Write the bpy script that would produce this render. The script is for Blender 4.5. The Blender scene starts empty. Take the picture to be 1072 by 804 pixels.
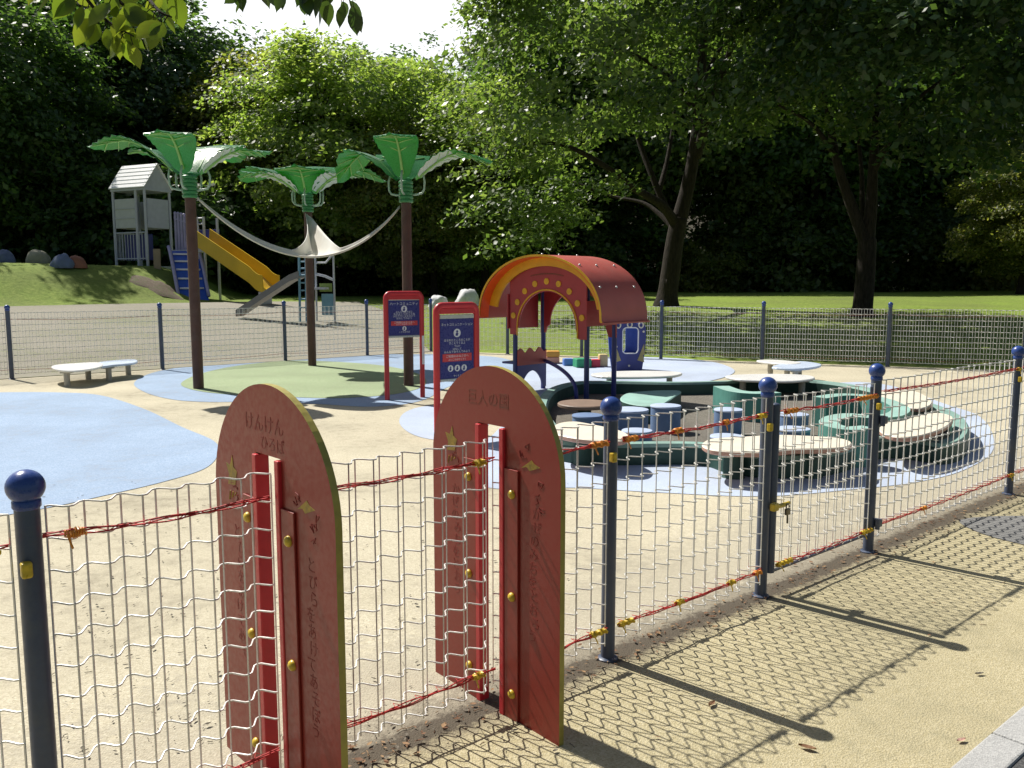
import bpy, bmesh, math, random
from mathutils import Vector, Matrix, noise
R = math.radians
scene = bpy.context.scene
HAZE = .00055
COL = scene.collection
rnd = random.Random(7)

# ------------------------------------------------------------------ camera survey
F, CX, CY, HORIZON, EYE = 885.0, 536.0, 402.0, 296.0, 1.6
PITCH = math.atan((CY - HORIZON) / F)
def ray(u, v):
    a = (u - CX) / F; b = (CY - v) / F
    return Vector((a, math.cos(PITCH) + b * math.sin(PITCH), -math.sin(PITCH) + b * math.cos(PITCH)))
def gp(u, v, z=0.0):                       # surveyed ground point
    d = ray(u, v); t = (z - EYE) / d.z
    return Vector((d.x * t, d.y * t, z))
def at(u, v, Y):                           # surveyed point at a known distance
    d = ray(u, v); t = Y / d.y
    return Vector((d.x * t, Y, EYE + d.z * t))
def sstep(a, b, x):
    t = max(0.0, min(1.0, (x - a) / (b - a))); return t * t * (3 - 2 * t)
def beyond(x, y):
    dL = (x + 8.35) * -0.667 + (y - 14.03) * 0.745
    dR = (x - 3.14) * 0.373 + (y - 17.77) * 0.928
    return dL, dR
def terr(x, y):
    dL, dR = beyond(x, y); d = max(dL, dR)
    if d <= 0: return -0.02
    z = -0.02 + 0.075 * min(d, 12) * sstep(0, 3, d) + 0.012 * max(0, min(d, 60) - 12)
    z += 1.32 * sstep(11.8, 15.6, dL) * sstep(-10.9, -12.8, x + 0.25 * (y - 32))
    far = max(0.0, y - 54 + 0.35 * max(0, -x - 5))
    z += 0.16 * min(far, 70)
    if d > 4: z += 0.10 * noise.noise(Vector((x * .17, y * .17, 0))) * sstep(4, 9, d)
    return z
def gt(u, v):                              # survey onto the rising terrain
    d = ray(u, v); t = 3.0
    while t < 140:
        p = Vector((d.x * t, d.y * t, EYE + d.z * t))
        if p.z <= terr(p.x, p.y): return p
        t += 0.05
    return p

# ------------------------------------------------------------------ mesh builder
class MB:
    def __init__(s): s.v = []; s.f = []; s.m = []
    def add(s, vs, fs, mi=0):
        o = len(s.v); s.v += [tuple(p) for p in vs]
        for f in fs: s.f.append(tuple(i + o for i in f)); s.m.append(mi)
        return s
    def box(s, c, size, rot=None, mi=0, bev=0.0):
        hx, hy, hz = size[0] / 2, size[1] / 2, size[2] / 2
        M = rot if rot is not None else Matrix.Identity(3)
        c = Vector(c)
        if bev <= 0:
            vs = [c + M @ Vector((x * hx, y * hy, z * hz)) for z in (-1, 1) for y in (-1, 1) for x in (-1, 1)]
            return s.add(vs, [(0, 2, 3, 1), (4, 5, 7, 6), (0, 1, 5, 4), (2, 6, 7, 3), (0, 4, 6, 2), (1, 3, 7, 5)], mi)
        bm = bmesh.new(); bmesh.ops.create_cube(bm, size=1)
        for v in bm.verts: v.co = Vector((v.co.x * size[0], v.co.y * size[1], v.co.z * size[2]))
        bmesh.ops.bevel(bm, geom=list(bm.edges), offset=bev, segments=2, affect='EDGES', profile=.5)
        bm.verts.index_update()
        s.add([c + M @ v.co for v in bm.verts], [[v.index for v in f.verts] for f in bm.faces], mi); bm.free()
        return s
    def tube(s, pts, r, n=8, mi=0, caps=True, closed=False):
        pts = [Vector(p) for p in pts]; k = len(pts)
        rs = r if isinstance(r, (list, tuple)) else [r] * k
        up = None; o = len(s.v)
        for i, p in enumerate(pts):
            if closed: t = pts[(i + 1) % k] - pts[i - 1]
            else: t = pts[min(i + 1, k - 1)] - pts[max(i - 1, 0)]
            t = t.normalized() if t.length > 1e-9 else Vector((0, 0, 1))
            if up is None:
                up = Vector((0, 0, 1)) if abs(t.z) < .9 else Vector((1, 0, 0))
            a = t.cross(up)
            if a.length < 1e-6: a = t.cross(Vector((0.3, 1, 0.2)))
            a.normalize(); b = a.cross(t).normalized(); up = b
            for j in range(n):
                th = 2 * math.pi * (j + .5) / n
                s.v.append(tuple(p + (a * math.cos(th) + b * math.sin(th)) * rs[i]))
        m = k if closed else k - 1
        for i in range(m):
            i2 = (i + 1) % k
            for j in range(n):
                s.f.append((o + i * n + j, o + i * n + (j + 1) % n, o + i2 * n + (j + 1) % n, o + i2 * n + j)); s.m.append(mi)
        if caps and not closed:
            s.f.append(tuple(o + j for j in range(n))[::-1]); s.m.append(mi)
            s.f.append(tuple(o + (k - 1) * n + j for j in range(n))); s.m.append(mi)
        return s
    def lathe(s, c, prof, n=20, mi=0, M=None):
        o = len(s.v); c = Vector(c)
        for (r, z) in prof:
            for j in range(n):
                th = 2 * math.pi * j / n; q = Vector((r * math.cos(th), r * math.sin(th), z))
                s.v.append(tuple(c + (M @ q if M is not None else q)))
        for i in range(len(prof) - 1):
            for j in range(n):
                s.f.append((o + i * n + j, o + i * n + (j + 1) % n, o + (i + 1) * n + (j + 1) % n, o + (i + 1) * n + j)); s.m.append(mi)
        s.f.append(tuple(o + j for j in range(n))[::-1]); s.m.append(mi)
        s.f.append(tuple(o + (len(prof) - 1) * n + j for j in range(n))); s.m.append(mi)
        return s
    def ball(s, c, r, n=16, mi=0, sz=1.0, M=None):
        k = 9
        prof = [(max(1e-4, r * math.sin(math.pi * i / k)), -r * sz * math.cos(math.pi * i / k)) for i in range(k + 1)]
        return s.lathe(c, prof, n, mi, M)
    def prism(s, poly, o, ax, ay, an, t, mi=0, side=None, holes=()):
        """outline poly (2-D) in the frame o, ax, ay extruded by t along an; side = material of the rim"""
        side = mi if side is None else side
        bm = bmesh.new()
        loops = [poly] + list(holes); edges = []; rings = []
        for lp in loops:
            vs = [bm.verts.new((p[0], p[1], 0)) for p in lp]; rings.append(vs)
            for i in range(len(vs)): edges.append(bm.edges.new((vs[i], vs[(i + 1) % len(vs)])))
        if holes: bmesh.ops.triangle_fill(bm, edges=edges, use_beauty=True)
        else: bm.faces.new(rings[0])
        bm.verts.index_update(); o = Vector(o)
        P = [v.co.copy() for v in bm.verts]; n = len(P)
        W = lambda p, h: o + ax * p.x + ay * p.y + an * h
        vs = [W(p, t) for p in P] + [W(p, 0) for p in P]
        top = [[v.index for v in f.verts] for f in bm.faces]
        fl = []
        for f in bm.faces:
            f.normal_update(); fl.append(f.normal.z > 0)
        right = ax.cross(ay).dot(an) * (1 if t > 0 else -1) > 0
        for f, up in zip(top, fl):
            g = f if (up == right) else f[::-1]
            s.add([], []); base = len(s.v)
        base = len(s.v); s.v += [tuple(p) for p in vs]
        for f, up in zip(top, fl):
            g = f if (up == right) else f[::-1]
            s.f.append(tuple(i + base for i in g)); s.m.append(mi)
            s.f.append(tuple(i + base + n for i in g[::-1])); s.m.append(mi)
        for li, ring in enumerate(rings):
            idx = [v.index for v in ring]
            area = sum(P[idx[i]].x * P[idx[(i + 1) % len(idx)]].y - P[idx[(i + 1) % len(idx)]].x * P[idx[i]].y for i in range(len(idx)))
            ccw = (area > 0) ^ (li > 0)
            for i in range(len(idx)):
                a, b = idx[i], idx[(i + 1) % len(idx)]
                q = (a + base, a + base + n, b + base + n, b + base)
                s.f.append(q if (ccw == right) else q[::-1]); s.m.append(side)
        bm.free(); return s
    def build(s, name, mats, parent=None, origin=None, smooth=False, **props):
        me = bpy.data.meshes.new(name)
        off = Vector((0, 0, 0))
        if parent is not None: off = wloc(parent)
        elif origin is not None: off = Vector(origin)
        me.from_pydata([(p[0] - off.x, p[1] - off.y, p[2] - off.z) for p in s.v], [], s.f)
        mats = mats if isinstance(mats, (list, tuple)) else [mats]
        for m in mats: me.materials.append(m)
        if len(mats) > 1: me.polygons.foreach_set('material_index', s.m)
        if smooth is True: me.shade_smooth()
        elif smooth: me.shade_smooth(); me.set_sharp_from_angle(angle=R(smooth))
        me.update()
        o = bpy.data.objects.new(name, me); COL.objects.link(o)
        if parent is not None: o.parent = parent
        elif origin is not None: o.location = off
        for k, val in props.items(): o[k] = val
        return o
def wloc(o):
    l = Vector((0, 0, 0))
    while o is not None: l = l + o.location; o = o.parent
    return l
def thing(name, loc, label, category, group=None):
    o = bpy.data.objects.new(name, None); COL.objects.link(o); o.location = loc
    o.empty_display_size = .2
    o['label'] = label; o['category'] = category
    if group: o['group'] = group
    return o
def tag(o, label, category, group=None, kind=None):
    if label: o['label'] = label
    if category: o['category'] = category
    if group: o['group'] = group
    if kind: o['kind'] = kind
    return o
def children(o): return [c for c in bpy.data.objects if c.parent is o]
def rotz(a): return Matrix.Rotation(a, 3, 'Z')
def catmull(pts, n=8, closed=True):
    out = []; k = len(pts)
    rng = range(k) if closed else range(k - 1)
    for i in rng:
        if closed: p0, p1, p2, p3 = pts[i - 1], pts[i], pts[(i + 1) % k], pts[(i + 2) % k]
        else: p0, p1, p2, p3 = pts[max(i - 1, 0)], pts[i], pts[i + 1], pts[min(i + 2, k - 1)]
        for j in range(n):
            t = j / n
            out.append(p1 + (p2 - p0) * (.5 * t) + (p0 * 2 - p1 * 5 + p2 * 4 - p3) * (.5 * t * t) + (p1 * 3 - p0 - p2 * 3 + p3) * (.5 * t ** 3))
    if not closed: out.append(pts[-1])
    return out

# ------------------------------------------------------------------ materials
def nodes(name):
    m = bpy.data.materials.new(name); m.use_nodes = True
    nt = m.node_tree; nt.nodes.clear()
    out = nt.nodes.new('ShaderNodeOutputMaterial'); b = nt.nodes.new('ShaderNodeBsdfPrincipled')
    nt.links.new(b.outputs[0], out.inputs[0]); return m, nt, b, out
def N(nt, t, **kw):
    n = nt.nodes.new(t)
    for k, v in kw.items():
        if k in n.inputs: n.inputs[k].default_value = v
        else: setattr(n, k, v)
    return n
def ramp(nt, fac, stops):
    r = nt.nodes.new('ShaderNodeValToRGB'); nt.links.new(fac, r.inputs[0])
    e = r.color_ramp.elements
    while len(e) < len(stops): e.new(.5)
    for el, (p, c) in zip(e, stops): el.position = p; el.color = (c[0], c[1], c[2], 1)
    return r
def mix(nt, fac, a, b, mode='MIX'):
    n = nt.nodes.new('ShaderNodeMix'); n.data_type = 'RGBA'; n.blend_type = mode
    for sock, val in ((n.inputs[0], fac), (n.inputs[6], a), (n.inputs[7], b)):
        if hasattr(val, 'is_linked'): nt.links.new(val, sock)
        elif isinstance(val, (int, float)): sock.default_value = val
        else: sock.default_value = (val[0], val[1], val[2], 1)
    return n.outputs[2]
def paint(name, col, rough=.45, var=.18, scale=6, bump=.0, metal=0, spec=.5, fine=60, dirt=None):
    """painted / moulded surface: two scales of mottling, worn gloss"""
    m, nt, b, out = nodes(name)
    tc = N(nt, 'ShaderNodeTexCoord')
    n1 = N(nt, 'ShaderNodeTexNoise', Scale=scale, Detail=5.0); nt.links.new(tc.outputs['Object'], n1.inputs['Vector'])
    n2 = N(nt, 'ShaderNodeTexNoise', Scale=fine, Detail=3.0); nt.links.new(tc.outputs['Object'], n2.inputs['Vector'])
    d = tuple(c * (1 - var) for c in col); l = tuple(min(1, c * (1 + var * .6)) for c in col)
    r1 = ramp(nt, n1.outputs[0], [(.3, d), (.7, l)])
    c = mix(nt, .25, r1.outputs[0], ramp(nt, n2.outputs[0], [(.35, d), (.65, l)]).outputs[0])
    if dirt:
        n3 = N(nt, 'ShaderNodeTexNoise', Scale=scale * .6, Detail=8.0, Roughness=.7); nt.links.new(tc.outputs['Object'], n3.inputs['Vector'])
        c = mix(nt, ramp(nt, n3.outputs[0], [(.5, (0, 0, 0)), (.72, (.75, .75, .75))]).outputs[0], c, dirt)
    nt.links.new(c, b.inputs['Base Color'])
    rr = ramp(nt, n2.outputs[0], [(.3, (max(0, rough - .1),) * 3), (.7, (min(1, rough + .12),) * 3)])
    nt.links.new(rr.outputs[0], b.inputs['Roughness'])
    b.inputs['Metallic'].default_value = metal; b.inputs['Specular IOR Level'].default_value = spec
    if bump:
        bp = N(nt, 'ShaderNodeBump', Strength=bump, Distance=.01); nt.links.new(n2.outputs[0], bp.inputs['Height']); nt.links.new(bp.outputs[0], b.inputs['Normal'])
    return m
def rubber(name, cols, grain=260, stain=(.25, .22, .17), stain_amt=.5, rough=.9, bump=.35, big=.6, foot=None):
    """granulated ground surface: granules, worn patches, dirt and scattered dark specks"""
    m, nt, b, out = nodes(name)
    tc = N(nt, 'ShaderNodeTexCoord'); P = tc.outputs['Object']
    g = N(nt, 'ShaderNodeTexVoronoi', Scale=grain); nt.links.new(P, g.inputs['Vector'])
    n1 = N(nt, 'ShaderNodeTexNoise', Scale=big, Detail=7.0, Roughness=.62); nt.links.new(P, n1.inputs['Vector'])
    n2 = N(nt, 'ShaderNodeTexNoise', Scale=9.0, Detail=8.0, Roughness=.7); nt.links.new(P, n2.inputs['Vector'])
    n3 = N(nt, 'ShaderNodeTexNoise', Scale=38.0, Detail=4.0, Roughness=.6); nt.links.new(P, n3.inputs['Vector'])
    sep = N(nt, 'ShaderNodeSeparateColor'); nt.links.new(g.outputs['Color'], sep.inputs[0])
    c = ramp(nt, sep.outputs[0], [(.0, cols[0]), (.5, cols[1]), (1, cols[2])]).outputs[0]
    c = mix(nt, ramp(nt, n1.outputs[0], [(.36, (0, 0, 0)), (.66, (.8, .8, .8))]).outputs[0], c, tuple(x * .76 for x in cols[1]))
    st = N(nt, 'ShaderNodeMath', operation='MULTIPLY'); nt.links.new(n2.outputs[0], st.inputs[0]); nt.links.new(n1.outputs[0], st.inputs[1])
    c = mix(nt, ramp(nt, st.outputs[0], [(.27, (0, 0, 0)), (.42, (stain_amt,) * 3)]).outputs[0], c, stain)
    c = mix(nt, ramp(nt, n3.outputs[0], [(.66, (0, 0, 0)), (.74, (.7, .7, .7))]).outputs[0], c, tuple(x * .5 for x in stain))
    if foot:                                            # soil washed up along the foot of the near fence
        sx = N(nt, 'ShaderNodeSeparateXYZ'); nt.links.new(P, sx.inputs[0])
        def ma(op, a, b_):
            n = N(nt, 'ShaderNodeMath', operation=op)
            for s_, v_ in ((n.inputs[0], a), (n.inputs[1], b_)):
                if hasattr(v_, 'is_linked'): nt.links.new(v_, s_)
                else: s_.default_value = v_
            return n.outputs[0]
        dist = ma('ABSOLUTE', ma('SUBTRACT', ma('SUBTRACT', ma('MULTIPLY', sx.outputs[0], .644), ma('MULTIPLY', sx.outputs[1], .765)), .41 * .644 - 3.46 * .765), 0)
        nz = ma('ADD', ma('MULTIPLY', n2.outputs[0], .55), ma('MULTIPLY', n3.outputs[0], .45))
        for wd, col, amt in foot:
            e_ = ma('DIVIDE', dist, wd); v_ = ma('SUBTRACT', ma('ADD', ma('MULTIPLY', ma('SUBTRACT', nz, .5), 2.2), 1.0), e_)
            c = mix(nt, ramp(nt, v_, [(.30, (0, 0, 0)), (.62, (amt,) * 3)]).outputs[0], c, col)
    nt.links.new(c, b.inputs['Base Color']); b.inputs['Roughness'].default_value = rough
    b.inputs['Specular IOR Level'].default_value = .25
    bp = N(nt, 'ShaderNodeBump', Strength=bump, Distance=.004); nt.links.new(g.outputs['Distance'], bp.inputs['Height']); nt.links.new(bp.outputs[0], b.inputs['Normal'])
    return m
def leafmat(name, c1, c2, c3, trans=.4, rough=.42, scale=.35, spec=.5, tcol=None):
    m, nt, b, out = nodes(name)
    geo = N(nt, 'ShaderNodeNewGeometry'); tc = N(nt, 'ShaderNodeTexCoord')
    n1 = N(nt, 'ShaderNodeTexNoise', Scale=scale, Detail=3.0); nt.links.new(tc.outputs['Object'], n1.inputs['Vector'])
    ad = N(nt, 'ShaderNodeMath', operation='ADD'); nt.links.new(n1.outputs[0], ad.inputs[0])
    mu = N(nt, 'ShaderNodeMath', operation='MULTIPLY'); mu.inputs[1].default_value = .6
    nt.links.new(geo.outputs['Random Per Island'], mu.inputs[0]); nt.links.new(mu.outputs[0], ad.inputs[1])
    c = ramp(nt, ad.outputs[0], [(.4, c1), (.8, c2), (1.08 if False else 1.0, c3)]).outputs[0]
    nt.links.new(c, b.inputs['Base Color']); b.inputs['Roughness'].default_value = rough
    b.inputs['Specular IOR Level'].default_value = spec
    t = N(nt, 'ShaderNodeBsdfTranslucent'); tm = mix(nt, 1.0, c, tcol or (1.9, 2.1, .8), 'MULTIPLY'); nt.links.new(tm, t.inputs[0])
    ms = N(nt, 'ShaderNodeMixShader', Fac=trans); ms.inputs[0].default_value = trans
    nt.links.new(b.outputs[0], ms.inputs[1]); nt.links.new(t.outputs[0], ms.inputs[2]); nt.links.new(ms.outputs[0], out.inputs[0])
    return m
def barkmat(name, a, c):
    m, nt, b, out = nodes(name)
    tc = N(nt, 'ShaderNodeTexCoord'); mp = N(nt, 'ShaderNodeMapping'); mp.inputs['Scale'].default_value = (9, 9, 1.6)
    nt.links.new(tc.outputs['Object'], mp.inputs[0])
    n1 = N(nt, 'ShaderNodeTexNoise', Scale=2.5, Detail=8.0, Roughness=.7); nt.links.new(mp.outputs[0], n1.inputs['Vector'])
    nt.links.new(ramp(nt, n1.outputs[0], [(.32, a), (.66, c)]).outputs[0], b.inputs['Base Color']); b.inputs['Roughness'].default_value = .95
    b.inputs['Specular IOR Level'].default_value = .2
    bp = N(nt, 'ShaderNodeBump', Strength=.9, Distance=.03); nt.links.new(n1.outputs[0], bp.inputs['Height']); nt.links.new(bp.outputs[0], b.inputs['Normal'])
    return m

CREAM = rubber('cream_rubber', [(.42, .375, .265), (.535, .485, .355), (.63, .58, .445)], grain=130, stain=(.25, .22, .16), stain_amt=.75, bump=.6, foot=[(1.5, (.33, .30, .235), .5), (.36, (.21, .185, .14), .8), (.12, (.085, .07, .052), .95)])
BLUE = rubber('blue_rubber', [(.24, .335, .48), (.315, .415, .56), (.40, .50, .64)], grain=120, stain=(.30, .31, .33), stain_amt=.6)
PALEBLUE = rubber('pale_blue_rubber', [(.38, .46, .60), (.46, .53, .66), (.54, .60, .70)], grain=170, stain=(.36, .36, .36), stain_amt=.4)
GREENR = rubber('green_rubber', [(.22, .30, .16), (.31, .38, .22), (.40, .45, .30)], grain=110, stain=(.27, .28, .2), stain_amt=.4)
OCHRE = rubber('ochre_path', [(.35, .30, .165), (.455, .40, .245), (.55, .49, .325)], grain=150, stain=(.26, .24, .15), stain_amt=.55, bump=.7, big=.8, foot=[(.22, (.22, .19, .13), .7), (.11, (.085, .07, .052), .95)])
GREYP = rubber('grey_patch', [(.17, .17, .165), (.22, .22, .21), (.28, .27, .26)], grain=150, stain=(.13, .13, .12), bump=.7)
SOIL = rubber('dark_soil', [(.09, .075, .058), (.16, .14, .11), (.30, .27, .21)], grain=110, stain=(.05, .04, .03), stain_amt=.8, bump=1.0, big=2.5)
GRAVEL = rubber('pit_gravel', [(.10, .09, .075), (.17, .155, .13), (.25, .23, .19)], grain=70, stain=(.09, .08, .06), stain_amt=.7, bump=1.0)
YARD = rubber('yard_gravel', [(.21, .195, .16), (.28, .26, .21), (.36, .335, .27)], grain=60, stain=(.17, .20, .07), stain_amt=.9, bump=.8, big=.16)
ASPH = rubber('road_asphalt', [(.05, .05, .05), (.075, .075, .075), (.11, .11, .11)], grain=120, stain=(.04, .04, .04), bump=.8)
CONC = rubber('kerb_concrete', [(.32, .32, .31), (.38, .38, .37), (.45, .45, .43)], grain=150, stain=(.22, .23, .20), stain_amt=.7)
STEEL = paint('navy_steel', (.058, .078, .130), rough=.38, var=.22, scale=8, dirt=(.10, .11, .12))
STEELB = paint('blue_ball_paint', (.03, .07, .26), rough=.3, var=.15)
WIRE = paint('galvanised_wire', (.80, .79, .76), rough=.40, var=.18, scale=20, metal=.4)
ROPER = paint('red_twine', (.50, .025, .025), rough=.6, var=.35, scale=40)
ROPEY = paint('yellow_tape', (.72, .50, .03), rough=.45, var=.25, scale=40)
ROPEO = paint('orange_tape', (.75, .28, .03), rough=.45, var=.25, scale=40)
RED = paint('red_plastic', (.25, .023, .015), rough=.40, var=.05, scale=3)
YEDGE = paint('yellow_core', (.34, .28, .05), rough=.5, var=.3, scale=14)
YBOLT = paint('yellow_cap', (.62, .44, .03), rough=.35, var=.3, scale=30)
REDP = paint('red_powder_coat', (.55, .03, .04), rough=.38, var=.14)
REDROOF = paint('faded_red_roof', (.47, .095, .075), rough=.5, var=.2, scale=2.2, dirt=(.36, .12, .10))
ROOFGLOW = paint('painted_roof_glow', (.85, .10, .015), rough=.4)  # sunlight glowing through the red roof overhang, put in as orange colour
YELLOW = paint('yellow_band', (.75, .38, .015), rough=.4)
NAVY = paint('navy_panel', (.035, .045, .22), rough=.4)
BLUEP = paint('blue_plastic', (.035, .085, .36), rough=.4, var=.2)
BROWN = paint('brown_wood_paint', (.095, .042, .030), rough=.6, var=.3, scale=5, dirt=(.13, .09, .07))
PGREEN = paint('leaf_green_plastic', (.045, .22, .075), rough=.28, var=.25, scale=3)
LGREEN = paint('rib_green', (.26, .50, .14), rough=.4)
PIPEW = paint('pale_pipe', (.34, .46, .36), rough=.35)
TEALW = paint('worn_teal', (.22, .37, .32), rough=.75, var=.3, scale=3, dirt=(.22, .30, .26))
TEAL = paint('faded_teal', (.28, .47, .41), rough=.7, var=.2, scale=4, dirt=(.30, .42, .36))
SHADEG = paint('shade_dark_green', (.022, .070, .055), rough=.6, var=.25, scale=4)  # dark green with the shade of the basin sides painted in
CREAMT = paint('cream_table', (.72, .66, .54), rough=.55, var=.12, scale=3, dirt=(.60, .53, .42))
SKIRT = paint('table_edge', (.45, .26, .20), rough=.6)
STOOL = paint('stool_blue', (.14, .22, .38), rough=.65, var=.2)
STOOLLIT = paint('stool_lit_top_blue', (.42, .50, .66), rough=.7, var=.15)  # paler copy of the stool blue that paints the sunlit tops
BENCH = paint('white_board', (.74, .74, .72), rough=.35, var=.1, scale=3)
BENCHB = paint('pale_blue_board', (.55, .64, .78), rough=.35, var=.1)
LEGS = paint('bench_leg', (.42, .40, .35), rough=.7)
WHITE = paint('white_paint', (.88, .88, .88), rough=.3, var=.06)
TOWER = paint('grey_lilac_steel', (.48, .50, .56), rough=.45, var=.12)
TPANEL = paint('light_panel', (.50, .51, .52), rough=.4, var=.1)
SLIDEY = paint('yellow_slide', (.62, .40, .02), rough=.35, var=.18, scale=1.2)
GSLIDE = paint('grey_slide', (.20, .20, .21), rough=.4)
LBLUE = paint('light_blue_steel', (.16, .34, .46), rough=.45)
PURP = paint('lilac_rail', (.36, .34, .52), rough=.5)
SAIL = None
CORD = paint('weathered_cord', (.26, .10, .07), rough=.7)
BOULDER = paint('pale_rock', (.70, .70, .72), rough=.8, var=.4, scale=1.3, bump=.6, fine=9)
def sailmat():
    m, nt, b, out = nodes('sail_cloth')
    tc = N(nt, 'ShaderNodeTexCoord'); n1 = N(nt, 'ShaderNodeTexNoise', Scale=1.4, Detail=6.0); nt.links.new(tc.outputs['Object'], n1.inputs['Vector'])
    c = ramp(nt, n1.outputs[0], [(.3, (.70, .67, .60)), (.7, (.88, .87, .83))]).outputs[0]
    nt.links.new(c, b.inputs['Base Color']); b.inputs['Roughness'].default_value = .7
    t = N(nt, 'ShaderNodeBsdfTranslucent'); nt.links.new(c, t.inputs[0])
    ms = N(nt, 'ShaderNodeMixShader'); ms.inputs[0].default_value = .35
    nt.links.new(b.outputs[0], ms.inputs[1]); nt.links.new(t.outputs[0], ms.inputs[2]); nt.links.new(ms.outputs[0], out.inputs[0]); return m
SAIL = sailmat()
def palmleafmat():
    m = PGREEN.copy(); m.name = 'palm_leaf_sheet'; nt = m.node_tree
    b = next(n for n in nt.nodes if n.type == 'BSDF_PRINCIPLED'); out = next(n for n in nt.nodes if n.type == 'OUTPUT_MATERIAL')
    t = N(nt, 'ShaderNodeBsdfTranslucent'); t.inputs[0].default_value = (.16, .60, .08, 1)
    ms = N(nt, 'ShaderNodeMixShader'); ms.inputs[0].default_value = .3
    nt.links.new(b.outputs[0], ms.inputs[1]); nt.links.new(t.outputs[0], ms.inputs[2]); nt.links.new(ms.outputs[0], out.inputs[0]); return m
PLEAF = palmleafmat()
LEAFGLARE = paint('painted_leaf_glare', (.55, .63, .62), rough=.3, var=.15, scale=5)  # sun and sky glare near the leaf stem, painted as a pale tone
def grassground():
    m, nt, b, out = nodes('lawn_grass')
    tc = N(nt, 'ShaderNodeTexCoord'); P = tc.outputs['Object']
    n1 = N(nt, 'ShaderNodeTexNoise', Scale=.22, Detail=6.0, Roughness=.6); nt.links.new(P, n1.inputs['Vector'])
    n2 = N(nt, 'ShaderNodeTexNoise', Scale=7.0, Detail=8.0, Roughness=.75); nt.links.new(P, n2.inputs['Vector'])
    c = ramp(nt, n2.outputs[0], [(.3, (.10, .16, .02)), (.5, (.19, .27, .04)), (.72, (.30, .36, .08))]).outputs[0]
    c = mix(nt, ramp(nt, n1.outputs[0], [(.40, (0, 0, 0)), (.66, (.75, .75, .75))]).outputs[0], c, (.13, .15, .045))
    # leaf litter under the forest slope
    sx = N(nt, 'ShaderNodeSeparateXYZ'); nt.links.new(P, sx.inputs[0])
    mr = N(nt, 'ShaderNodeMapRange'); mr.inputs[1].default_value = 50; mr.inputs[2].default_value = 56
    nt.links.new(sx.outputs[1], mr.inputs[0]); c = mix(nt, mr.outputs[0], c, (.045, .04, .022))
    nt.links.new(c, b.inputs['Base Color']); b.inputs['Roughness'].default_value = .9; b.inputs['Specular IOR Level'].default_value = .2
    bp = N(nt, 'ShaderNodeBump', Strength=.8, Distance=.05); nt.links.new(n2.outputs[0], bp.inputs['Height']); nt.links.new(bp.outputs[0], b.inputs['Normal'])
    return m
LAWN = grassground()
EARTH = rubber('bare_earth', [(.11, .085, .06), (.17, .13, .09), (.24, .19, .14)], grain=30, stain=(.10, .14, .04), stain_amt=.9, bump=1.0, big=1.2)
# ------------------------------------------------------------------ the setting
def grid(xs, ys, h, mat, name, kind='structure', smooth=True):
    vs = [(x, y, h(x, y)) for y in ys for x in xs]; n = len(xs)
    fs = [(j * n + i, j * n + i + 1, (j + 1) * n + i + 1, (j + 1) * n + i) for j in range(len(ys) - 1) for i in range(n - 1)]
    mb = MB().add(vs, fs); o = mb.build(name, mat, smooth=smooth); o['kind'] = kind; return o
fr = lambda a, b, st: [a + (b - a) * i / int(round((b - a) / st)) for i in range(int(round((b - a) / st)) + 1)]
xs = fr(-120, -40, 4) + fr(-39, 39, 1.0) + fr(40, 120, 4)
ys = fr(-40, 8, 4) + fr(9, 62, 1.0) + fr(64, 160, 4)
grid(xs, ys, terr, LAWN, 'ground')
def sheet(name, poly, z, mat):
    mb = MB().add([(p.x, p.y, z) for p in poly], [tuple(range(len(poly)))])
    a = sum(poly[i].x * poly[(i + 1) % len(poly)].y - poly[(i + 1) % len(poly)].x * poly[i].y for i in range(len(poly)))
    if a < 0: mb.f = [f[::-1] for f in mb.f]
    o = mb.build(name, mat); o['kind'] = 'structure'; return o
FD = Vector((.765, .644, 0)).normalized(); FN = Vector((FD.y, -FD.x, 0))      # along the near fence, and out of it
FP = Vector((.41, 3.46, 0))
def fl(s, n=0.0, z=0.0): return FP + FD * s + FN * n + Vector((0, 0, z))
APEX = Vector((-1.9, 19.8, 0)); LBK = Vector((-12.2, 10.6, 0)); RCR = Vector((12.75, 13.9, 0))
sheet('playground_paving', [fl(-14, -.02), fl(16.1, -.02), RCR + Vector((.1, .1, 0)), APEX + Vector((0, .15, 0)), LBK, Vector((-16, 2, 0))], 0.0, CREAM)
# path, kerb and road on the near side
K0 = gp(995, 804); K1 = gp(1072, 745); KD = FD; KN = FN
kn = (K0 - FP).dot(FN)
sheet('path', [fl(-14, -.02), fl(40, -.02), fl(40, kn), fl(-14, kn)], 0.0, OCHRE)
sheet('path_patch', catmull([gp(1005, 545), gp(1040, 541), gp(1090, 541), gp(1150, 545), gp(1180, 570), gp(1120, 578), gp(1060, 568), gp(1020, 556)], 6), .004, GREYP)
sheet('road', [fl(-14, kn + .13), fl(40, kn + .13), fl(40, kn + 6), fl(-14, kn + 6)], 0.0, ASPH)
mb = MB()
for i in range(-12, 36):
    s0 = (K0 - FP).dot(FD) + .33 + i * .6
    mb.box(fl(s0 - .3, kn + .065, -.04), (.592, .124, .10), rotz(math.atan2(FD.y, FD.x)), bev=.008)
mb.build('kerb', CONC)['kind'] = 'structure'
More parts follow.
